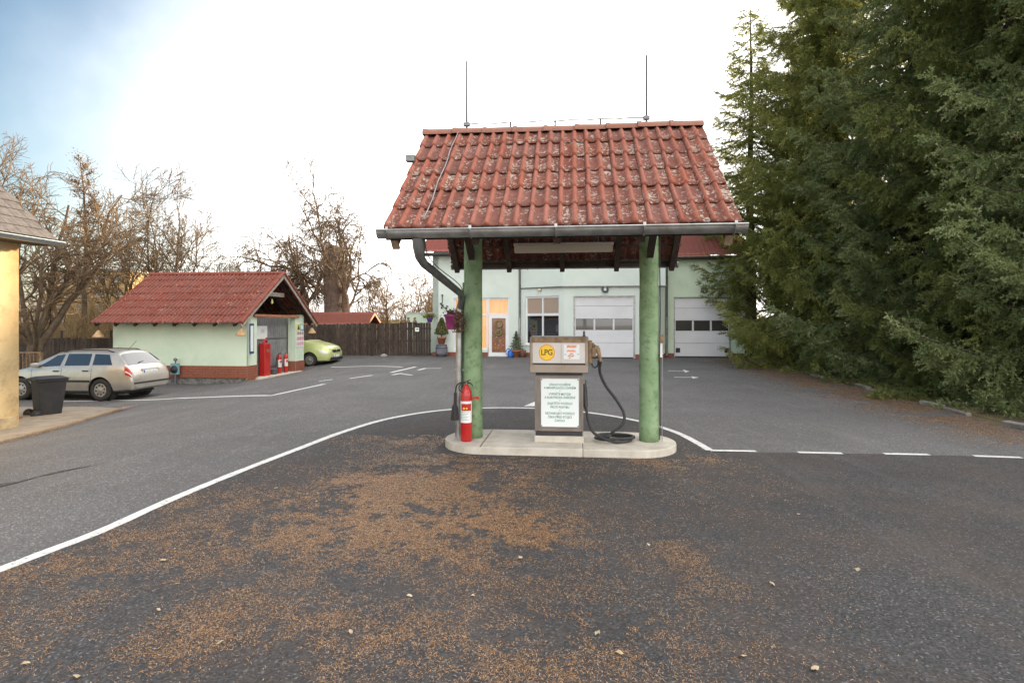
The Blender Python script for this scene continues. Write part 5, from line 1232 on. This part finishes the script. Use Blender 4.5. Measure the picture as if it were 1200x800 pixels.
bare_tree('bare_tree', tb(497, 40), 6.8, 'bushy bare tree beside the left corner of the house', m_bark, m_golden, 89, (.05, 0), .15, 7, .15, .6, .18, wide=1.4, kids=(8,7,6), leafm=m_dry)
bare_tree('bare_tree', tb(322, 44), 6.6, 'bare tree showing low between shed gable and willow', m_bark, m_golden, 97, (0, 0), .15, 7, .15, .6, .18, wide=1.4, kids=(8,7,6))
# broken grey trunk
sb_ = thing('broken_trunk', tb(391, 35.6), 0, 'thick broken grey tree trunk standing behind the garden shelter', 'tree trunk')
zt_ = zat(291, 35.6); mb = MB(); vs = []; nst = 18
for j in range(nst+1):
    for i in range(18):
        a = i/18*6.283; z = zt_*j/nst; r_ = .58+.10*noise.noise(Vector((math.cos(a)*2, math.sin(a)*2, z*.6)))+.05*math.sin(a*5)+.25*max(0, 1-z/1.2)
        if j == nst: z += .45*noise.noise(Vector((math.cos(a)*3, math.sin(a)*3, 9)))
        vs.append((math.cos(a)*r_, math.sin(a)*r_, z))
n = 18; mb.add(vs, [(j*n+i, j*n+(i+1) % n, (j+1)*n+(i+1) % n, (j+1)*n+i) for j in range(nst) for i in range(n)]+[tuple(nst*n+i for i in range(n))], True)
mb.build('trunk', m_stump, sb_)
for sd_ in (1, 2, 3): MB().tube(smooth_pts([Vector((.3*(sd_-2), -.4, zt_*(.4+.15*sd_))), Vector((.8*(sd_-2), -.6, zt_*(.55+.15*sd_))), Vector((1.2*(sd_-2), -.5, zt_*(.75+.12*sd_)))], 4), [.1-.008*k for k in range(9)], 6).build('dead_limb', m_stump, sb_)

# dry scrub filling the space under the trees, far wood
def scrub(name, boxes, n, mat, label, seed):
    rs = np.random.default_rng(seed); mb_v = []; mb_t = []; cnt = 0
    V = []; T = []
    for (x0, x1, y0_, y1_, h) in boxes:
        k = int(n); bx = rs.uniform(x0, x1, k); by = rs.uniform(y0_, y1_, k)
        for i in range(k):
            p = np.array([bx[i], by[i], g(bx[i], by[i])]); d = np.array([rs.normal(0,.35), rs.normal(0,.35), 1.]); hh_ = h*rs.uniform(.35, 1.05); r_ = rs.uniform(.008, .02)
            pts = [p]
            for s in range(5): d = d+rs.normal(0, .22, 3); d[2] = max(d[2], -.2); p = p+d/np.linalg.norm(d)*hh_/5; pts.append(p)
            for q in range(1, 6):
                for b_ in range(3):
                    e = pts[q]+rs.normal(0, .22, 3)*hh_*.35+np.array([0, 0, .06*hh_]); V += [pts[q], pts[q]+[r_*.7, 0, 0], e]; T.append([cnt, cnt+1, cnt+2]); cnt += 3
                    f_ = e+rs.normal(0, .12, 3)*hh_*.4; m_ = (pts[q]+e)/2; V += [m_, m_+[r_*.6, 0, 0], f_]; T.append([cnt, cnt+1, cnt+2]); cnt += 3
                a_, b2 = pts[q-1], pts[q]; V += [a_-[r_, 0, 0], a_+[r_, 0, 0], b2+[r_*.8, 0, 0]]; T.append([cnt, cnt+1, cnt+2]); cnt += 3
    o = MO(name, npmesh(name, np.array(V), np.array(T)), mat); tag(o, label, 'shrubs'); return stuff(o)
scrub('dry_scrub', [(-25, -14.5, 24.3, 30, 3.3), (-30, -16, 30, 44, 4.4)], 1400, m_golden, 'tangle of dry golden brushwood behind the silver car and shed', 3)
scrub('dry_scrub', [(-22, -4, 38, 46, 3.6)], 1200, m_golden, 'dry golden brushwood rising behind the brown board fence', 4)
scrub('far_wood', [(-75, -8, 55, 75, 6.5)], 1800, m_golden, 'far belt of bare brown trees along the horizon at left', 6)
# sunlit meadow strip behind left fence
mb = MB(); mb.grid(lambda i, j: Vector((-60+52*i, 46+60*j, .15+2.2*j+.3*noise.noise(Vector((i*8, j*5, 0))))), 24, 16); struct(mb.build('meadow', m_meadow))
# far apartment blocks
def apartment(px0, px1, py_top, Y, label, seed):
    a = P(px0, HZ, Y); b = P(px1, HZ, Y); W = b.x-a.x; H = zat(py_top, Y); o = thing('apartment_block', (a.x, Y, 0), 0, label, 'building', 'far apartment blocks')
    MB().box((W/2, 6, H/2), (W, 12, H)).build('wall', m_apt, o); MB().box((W/2, 6, H+.2), (W+.6, 12.6, .4)).build('roof', m_zincd, o)
    nf = max(2, int(H/3)); nc = max(2, int(W/4))
    me = MB().box((0, 0, 0), (1.6, .2, 1.5)).mesh('window'); me.materials.append(m_wglass)
    mf = MB().box((0, 0, -.8), (1.8, .3, .12)).mesh('window_sill'); mf.materials.append(m_white)
    for i in range(nc):
        for j in range(nf):
            w_o = MO('window', me, None, o, ((i+.5)*W/nc, -.04, (j+.55)*H/nf)); MO('window_sill', mf, None, w_o)
apartment(62, 150, 318, 130, 'ochre apartment block seen through the bare trees at far left', 1)
apartment(170, 240, 333, 150, 'lower ochre apartment block behind the shed roof', 2)

# ------------------------------------------------------------------ spruces
def spray_template(nneed, seed):
    rs = np.random.default_rng(seed); V = []; T = []
    for k in range(nneed):
        f = (k+.3)/nneed; a = k*2.399+rs.uniform(-.3, .3); out = np.array([0, math.cos(a), math.sin(a)])
        b0 = np.array([f*.86, 0, 0]); tip = b0+np.array([.13, 0, 0])+out*(.17*(1-.35*f)+.02); sd2 = np.array([.09, 0, 0])+np.cross(out, [1, 0, 0])*.035
        V += [b0-sd2, b0+sd2, tip]; T.append([3*k, 3*k+1, 3*k+2])
    n = len(V); V += [np.array([0,.022,0]), np.array([0,-.014,.02]), np.array([0,-.014,-.02]), np.array([1.02,0,0])]; T += [[n,n+1,n+3],[n+1,n+2,n+3],[n+2,n,n+3]]
    return np.array(V), np.array(T)
def spruce_mesh(seed, H, Rb, nwh, hang, z0=.25, prune=0., nneed=15, dens=1., slen=.20):
    rs = np.random.default_rng(seed); SP = []; SD = []; SS = []; SVr = []; wood = MB()
    wood.tube([(0, 0, -.1)]+[(.03*math.sin(k), .03*math.cos(k*1.3), H*k/10) for k in range(1, 11)], [H*.016*(1-k/10.3)+.01 for k in range(11)], 9, caps=False)
    brn = MB(); zs = z0
    while zs < H-.25:
        f = zs/H; nb = rs.integers(5, 8) if f < .85 else 4
        for b in range(nb):
            a = 2*math.pi*(b/nb)+rs.uniform(-.4, .4)+zs*1.9; z = zs+rs.uniform(-.15, .15)
            L = Rb*(1-f)**.6*rs.uniform(.55, 1.15)*(1 if f > .10 else .62+3.8*f)+.15
            if rs.random() < prune: L *= .45
            out = np.array([math.cos(a), math.sin(a), 0]); n = 9; p = np.array([0, 0, z]); pts = []
            for i in range(n+1):
                t = i/n; drop = (-.10-.28*(1-f)*hang)*L*math.sin(t*2.2)+.16*L*max(0, t-.6)**1.3*1.6+.25*f*L*t
                q = p+out*L*t+np.array([0, 0, drop])+rs.normal(0, .015*L/3+.006, 3)*(i > 0); q[2] = max(q[2], .06+.1*rs.random()); pts.append(q)
            pts = np.array(pts)
            brn.tube([Vector(q) for q in pts[::2]]+[Vector(pts[-1])], [max(.004, .008*L*(1-.85*i/5)) for i in range(6)], 4, caps=False)
            side = np.cross(out, [0, 0, 1]); ns = max(4, int(L/.115*dens))
            for k in range(int(ns*.9)):
                t = .25+.75*(k+rs.random())/(ns*.9); i = min(n-1, int(t*n)); q = pts[i]+(pts[i+1]-pts[i])*(t*n-i); ax = pts[i+1]-pts[i]; ax = ax/(np.linalg.norm(ax)+1e-9)
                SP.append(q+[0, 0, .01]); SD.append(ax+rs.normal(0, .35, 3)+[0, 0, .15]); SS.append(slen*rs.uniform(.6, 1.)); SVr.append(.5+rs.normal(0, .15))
            for k in range(ns):
                t = .06+.94*(k+rs.random())/ns; i = min(n-1, int(t*n)); q = pts[i]+(pts[i+1]-pts[i])*(t*n-i); ax = pts[i+1]-pts[i]; ax /= np.linalg.norm(ax)+1e-9
                s_ = 1 if k % 2 else -1; l2 = (.22+.30*L*(1-t)**.8)*rs.uniform(.6, 1.15); l2 = min(l2, 1.0)
                d = ax*.62+side*s_*.75*rs.uniform(.5, 1.2)+np.array([0, 0, -.25*hang-.05+rs.normal(0, .16)]); d /= np.linalg.norm(d)
                m = max(1, int(l2/.105)); c = q.copy(); dd_ = d.copy()
                v_ = np.clip(rs.normal(.42+.22*(t-.5), .16), 0, 1)
                for j in range(m):
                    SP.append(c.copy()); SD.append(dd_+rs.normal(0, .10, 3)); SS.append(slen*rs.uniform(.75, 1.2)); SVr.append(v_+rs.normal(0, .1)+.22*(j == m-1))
                    if t > .5:
                        for _ in range(2):
                            SP.append(c+dd_*.05+rs.normal(0, .03, 3)); SD.append(dd_*.8+rs.normal(0, .45, 3)+np.array([0, 0, .25-.3*hang])); SS.append(slen*rs.uniform(.7, 1.1)); SVr.append(v_+rs.normal(.12, .14))
                    for w2 in (-1, 1):
                        if t > .3 and rs.random() < .7:
                            lat = np.cross(dd_, [0, 0, 1]); lat /= np.linalg.norm(lat)+1e-9
                            SP.append(c+dd_*.03); SD.append(dd_*.75+lat*w2*.8+np.array([0, 0, -.30*hang+rs.normal(0, .15)])); SS.append(slen*rs.uniform(.55, 1.0)); SVr.append(v_+rs.normal(0, .1)+.1)
                    c = c+dd_*.105; dd_ = dd_+np.array([0, 0, -.13*hang]); dd_ /= np.linalg.norm(dd_)
        zs += H/nwh*(.75+.5*rs.random())*(1.1-.35*f)
    SP = np.array(SP); SD = np.array(SD); SD /= np.linalg.norm(SD, axis=1)[:, None]; SS = np.array(SS); SVr = np.clip(np.array(SVr), 0, 1)
    SP[:, 2] = np.maximum(SP[:, 2], .05)
    up = rs.normal(size=SD.shape); Y_ = np.cross(SD, up); Y_ /= np.linalg.norm(Y_, axis=1)[:, None]; Z_ = np.cross(SD, Y_)
    TV, TT = spray_template(nneed, seed); m = len(TV)
    V = SP[:, None, :]+SS[:, None, None]*(TV[None, :, 0:1]*SD[:, None, :]+TV[None, :, 1:2]*Y_[:, None, :]+TV[None, :, 2:3]*Z_[:, None, :])
    T = (np.arange(len(SP))[:, None, None]*m+TT[None]).reshape(-1, 3)
    me = npmesh('crown', V.reshape(-1, 3), T); vattr(me, 'var', np.repeat(SVr, m))
    return me, wood.mesh('trunk'), brn.mesh('branches'), len(T)
SPR = {}
SPR['a'] = spruce_mesh(101, 18, 4.4, 46, 1.5, nneed=7, slen=.29)
SPR['b'] = spruce_mesh(202, 18, 4.1, 46, .9, nneed=7, slen=.29)
SPR['c'] = spruce_mesh(303, 16.4, 2.9, 52, .5, nneed=6, dens=.8, slen=.28)

SPR['d'] = spruce_mesh(404, 16.4, 3.0, 52, .6, z0=3.0, nneed=6, dens=.8, slen=.28)
for s in SPR.values(): s[1].materials.append(m_sbark); s[2].materials.append(m_sbark)
def spruce(kind, x, y, scale, rot, mi, label):
    s = SPR[kind]; o = thing('spruce_tree', (x, y, -.03), rot, label, 'tree', 'spruces along the yard'); o.scale = (scale[0], scale[0], scale[1])
    MO('trunk', s[1], None, o); MO('branches', s[2], None, o)
    if not s[0].materials: s[0].materials.append(m_spr[mi])
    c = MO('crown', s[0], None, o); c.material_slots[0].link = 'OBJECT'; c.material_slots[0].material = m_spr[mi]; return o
spruce('d', 11.1, 26.6, (1, 1), 0, 0, 'slim spruce whose pointed top stands free against the sky')
spruce('a', 11.9, 21.4, (1, 1.05), .7, 0, 'broad olive spruce reaching out over the right garage door')
spruce('b', 12.2, 17.4, (1, 1.02), 2.1, 1, 'bluish spruce second from the right edge of the picture')
spruce('a', 11.9, 13.6, (.95, 1.0), 3.6, 2, 'dark drooping spruce beside the kerb, next to the rightmost one')
spruce('b', 11.35, 10.1, (.93, 1.0), 5.0, 1, 'nearest spruce with reddish cones at the right edge')
spruce('a', 16.2, 19.5, (1, 1.1), 1.5, 2, 'spruce standing behind the bluish spruce, away from the kerb')
spruce('b', 16.0, 14.0, (1, 1.1), 4.2, 2, 'spruce standing behind the rightmost spruces, away from the kerb')
spruce('c', 13.2, 24.4, (1.3, 1.15), 2.5, 0, 'olive spruce behind the slim one, crown dense at the top')
spruce('a', 14.8, 28.6, (.8, .9), 2.9, 2, 'dark spruce at the far end of the row, behind the slim one')
# cones
mb = MB()
for k in range(70):
    x = random.uniform(-2.6, -.8); y = random.uniform(-1.8, .6); z = random.uniform(4.0, 7.6)
    r_ = math.hypot(x, y)
    if r_ > 3.0*(1-z/19): continue
    a0 = Vector((x, y, z)); mb.tube([a0, a0+Vector((0, 0, -.04)), a0+Vector((.01, 0, -.10)), a0+Vector((.01, 0, -.14))], [.012, .022, .02, .006], 6)
co = mb.build('cones', m_cone, None, (11.35, 10.1, 0)); co.name = 'spruce_cones'
co.parent = [o for o in bpy.data.objects if o.get('label', '').startswith('nearest spruce')][0]; co.matrix_parent_inverse = co.parent.matrix_basis.inverted(); co.name = 'cones'; stuff(co)

# ------------------------------------------------------------------ needle litter
blobs = [(480,578,62,18,3.2),(560,612,60,11,2.6),(440,622,80,14,2.2),(625,625,26,10,3.2),(520,545,60,14,.8),(585,520,40,10,.2),(500,510,45,9,.8),(545,650,60,18,.5),(380,650,120,26,.36),(300,700,180,50,.22),(150,740,200,60,.22),(450,740,160,40,.24),(280,610,140,40,.25),(60,665,60,14,.6),(140,635,60,10,.45),(240,590,60,8,.35),(800,660,18,18,.5),(820,690,30,12,.3),(700,730,120,40,.22),(640,770,120,30,.3),(660,560,160,20,.12),(780,540,40,7,.5),(700,640,100,30,.15)]
BW = []
for (px, py, sx, sy, a) in blobs:
    c = G(px, py); ex_ = G(px+sx, py); ey = G(px, py+sy); BW.append((c.x, c.y, abs(ex_.x-c.x), abs(ey.y-c.y), a))
def dens(x, y):
    d = .028
    for (cx_, cy_, sx, sy, a) in BW: d += a*math.exp(-.5*(((x-cx_)/sx)**2+((y-cy_)/sy)**2))
    return d
def in_apron(x, y):
    for i in range(len(lw)-1):
        if min(lw[i].x, lw[i+1].x) <= x <= max(lw[i].x, lw[i+1].x):
            f = (x-lw[i].x)/(lw[i+1].x-lw[i].x+1e-9); return y < lw[i].y+(lw[i+1].y-lw[i].y)*f-.05
    return y < 7
pts = []; tries = 0
while len(pts) < 130000 and tries < 1250000:
    tries += 1
    y = 2.0+6.4*random.random()**1.15; x = random.uniform(-.92*y-.2, .55*y+.3)
    if x > 2.9: continue
    nz_ = noise.noise(Vector((x*2.1, y*2.1, 0)))*.5+noise.noise(Vector((x*6.5, y*6.5, 3)))*.45+noise.noise(Vector((x*19, y*19, 7)))*.35
    dd_ = dens(x, y)*max(0, .48+1.7*nz_)
    if random.random() < dd_*.9 and in_apron(x, y):
        z = .004
        if ((x-CO.x)*UV[0].x+(y-CO.y)*UV[0].y) > uL-.05 and ((x-CO.x)*UV[0].x+(y-CO.y)*UV[0].y) < uR+.05 and abs((x-CO.x)*UV[1].x+(y-CO.y)*UV[1].y-vc) < hr+.02: continue
        pts.append((x, y, z))
# strip of needles along the kerb on the right
for k in range(80000):
    y = random.uniform(7.6, 27); off = random.gauss(-.42, .42)*(1+.03*y); x = kx(y)+off
    if noise.noise(Vector((x*1.7, y*1.7, 0)))+.3*noise.noise(Vector((x*7, y*7, 0))) > -.32: pts.append((x, y, .004+(.03 if off > 0 else 0)))
for k in range(4500):          # along the pavement edge by the bin
    i = random.choice([0, 1, 2, 3]); q = pv[i].lerp(pv[i+1], random.random()); o_ = random.gauss(-.08, .35)
    pts.append((q.x+random.gauss(0, .05), q.y+o_, g(q.x, q.y)+(.055 if o_ > 0 else .006)))
# sparse scatter on the open asphalt
for k in range(2500):
    y = 2+18*random.random(); x = random.uniform(-.9*y, min(.8*y, kx(y)))
    pts.append((x, y, g(x, y)+.004))
pts = np.array(pts); n = len(pts); a = rng.uniform(0, 2*np.pi, n); far = np.clip(pts[:, 1]/6, .6, 2.2); ln = rng.uniform(.005, .019, n)*far**.8; wd2 = rng.uniform(.0014, .0034, n)*far
dv = np.stack([np.cos(a), np.sin(a), np.zeros(n)], 1); pv_ = np.stack([-np.sin(a), np.cos(a), np.zeros(n)], 1); bend = rng.normal(0, .35, n)
mid = pts+pv_*(ln*bend)[:, None]+np.array([0, 0, 1])*rng.uniform(.001, .007, n)[:, None]
e0_, e1_ = pts-dv*ln[:, None], pts+dv*ln[:, None]; e0_[:, 2] += .0015; e1_[:, 2] += rng.uniform(.0015, .008, n)
V = np.stack([e0_, mid+pv_*wd2[:, None], e1_, mid-pv_*wd2[:, None]], 1).reshape(-1, 3)
T = np.arange(4*n).reshape(-1, 4)
me = npmesh('needle_litter', V, T); vattr(me, 'var', np.repeat(rng.random(n), 4))
lt = MO('needle_litter', me, m_litter); tag(lt, 'brown fallen spruce needles scattered over the asphalt', 'needles'); stuff(lt)
# pale dead leaves
for i, (px, py, wh) in enumerate(((215,733,'lowest left'),(187,717,'')  ,(207,686,''),(258,755,''),(325,573,''),(372,589,''),(411,742,''),(505,748,''))):
    pass
mb = MB()
for (px, py) in [(186,717),(192,658),(207,686),(258,755),(323,573),(371,589),(411,742),(725,767),(870,771),(905,686),(936,604),(955,786),(760,640),(1005,669),(610,655),(90,795),(30,780),(480,700),(700,744),(555,700)]:
    c = G(px, py, .006); a_ = random.random()*6; s_ = random.uniform(.014, .026)
    vs = [c+Vector((math.cos(a_+t)*s_*q_, math.sin(a_+t)*s_*q_, .004+.012*random.random())) for t, q_ in ((0,1.3),(.8,.7),(1.7,.6),(2.6,.8),(3.14,1.2),(3.9,.7),(4.7,.6),(5.5,.75))]
    mb.add(vs, [tuple(range(8))])
o = mb.build('dead_leaves', m_leafp); tag(o, 'scattered pale dead leaves lying on the asphalt', 'leaves'); stuff(o)
# needles caught in the channels of the canopy roof
pts = []
for k in range(7000):
    u = random.uniform(-HW+.03, HW-.03); f = random.random()**1.4; q = ((u+HW)/(2*HW)*24) % 1
    if q < .5: continue
    if noise.noise(Vector((u*3, f*9, 2)))+.8*(.45-f) < random.uniform(-.3, .6): continue
    row = (f*6) % 1; lift = .05-.03*row
    nrm = Vector((0, -math.sin(slope), math.cos(slope))); p = Vector((u, -HD*(1-f), EZ+(RZ-EZ)*f))+nrm*(lift-.002); pts.append(p)
n = len(pts); pts = np.array(pts); a = rng.uniform(0, 6.283, n); tx = np.array([1, 0, 0.]); ty = np.array([0, math.cos(slope), math.sin(slope)])
dv = np.cos(a)[:, None]*tx+np.sin(a)[:, None]*ty; pv_ = -np.sin(a)[:, None]*tx+np.cos(a)[:, None]*ty; ln = rng.uniform(.008, .02, n)[:, None]; wd2 = rng.uniform(.002, .005, n)[:, None]
V = np.stack([pts-dv*ln, pts+pv_*wd2, pts+dv*ln, pts-pv_*wd2], 1).reshape(-1, 3)
me = npmesh('roof_litter', V, np.arange(4*n).reshape(-1, 4)); vattr(me, 'var', np.repeat(rng.random(n)*.75, 4)); stuff(MO('roof_litter', me, m_litter, cano))
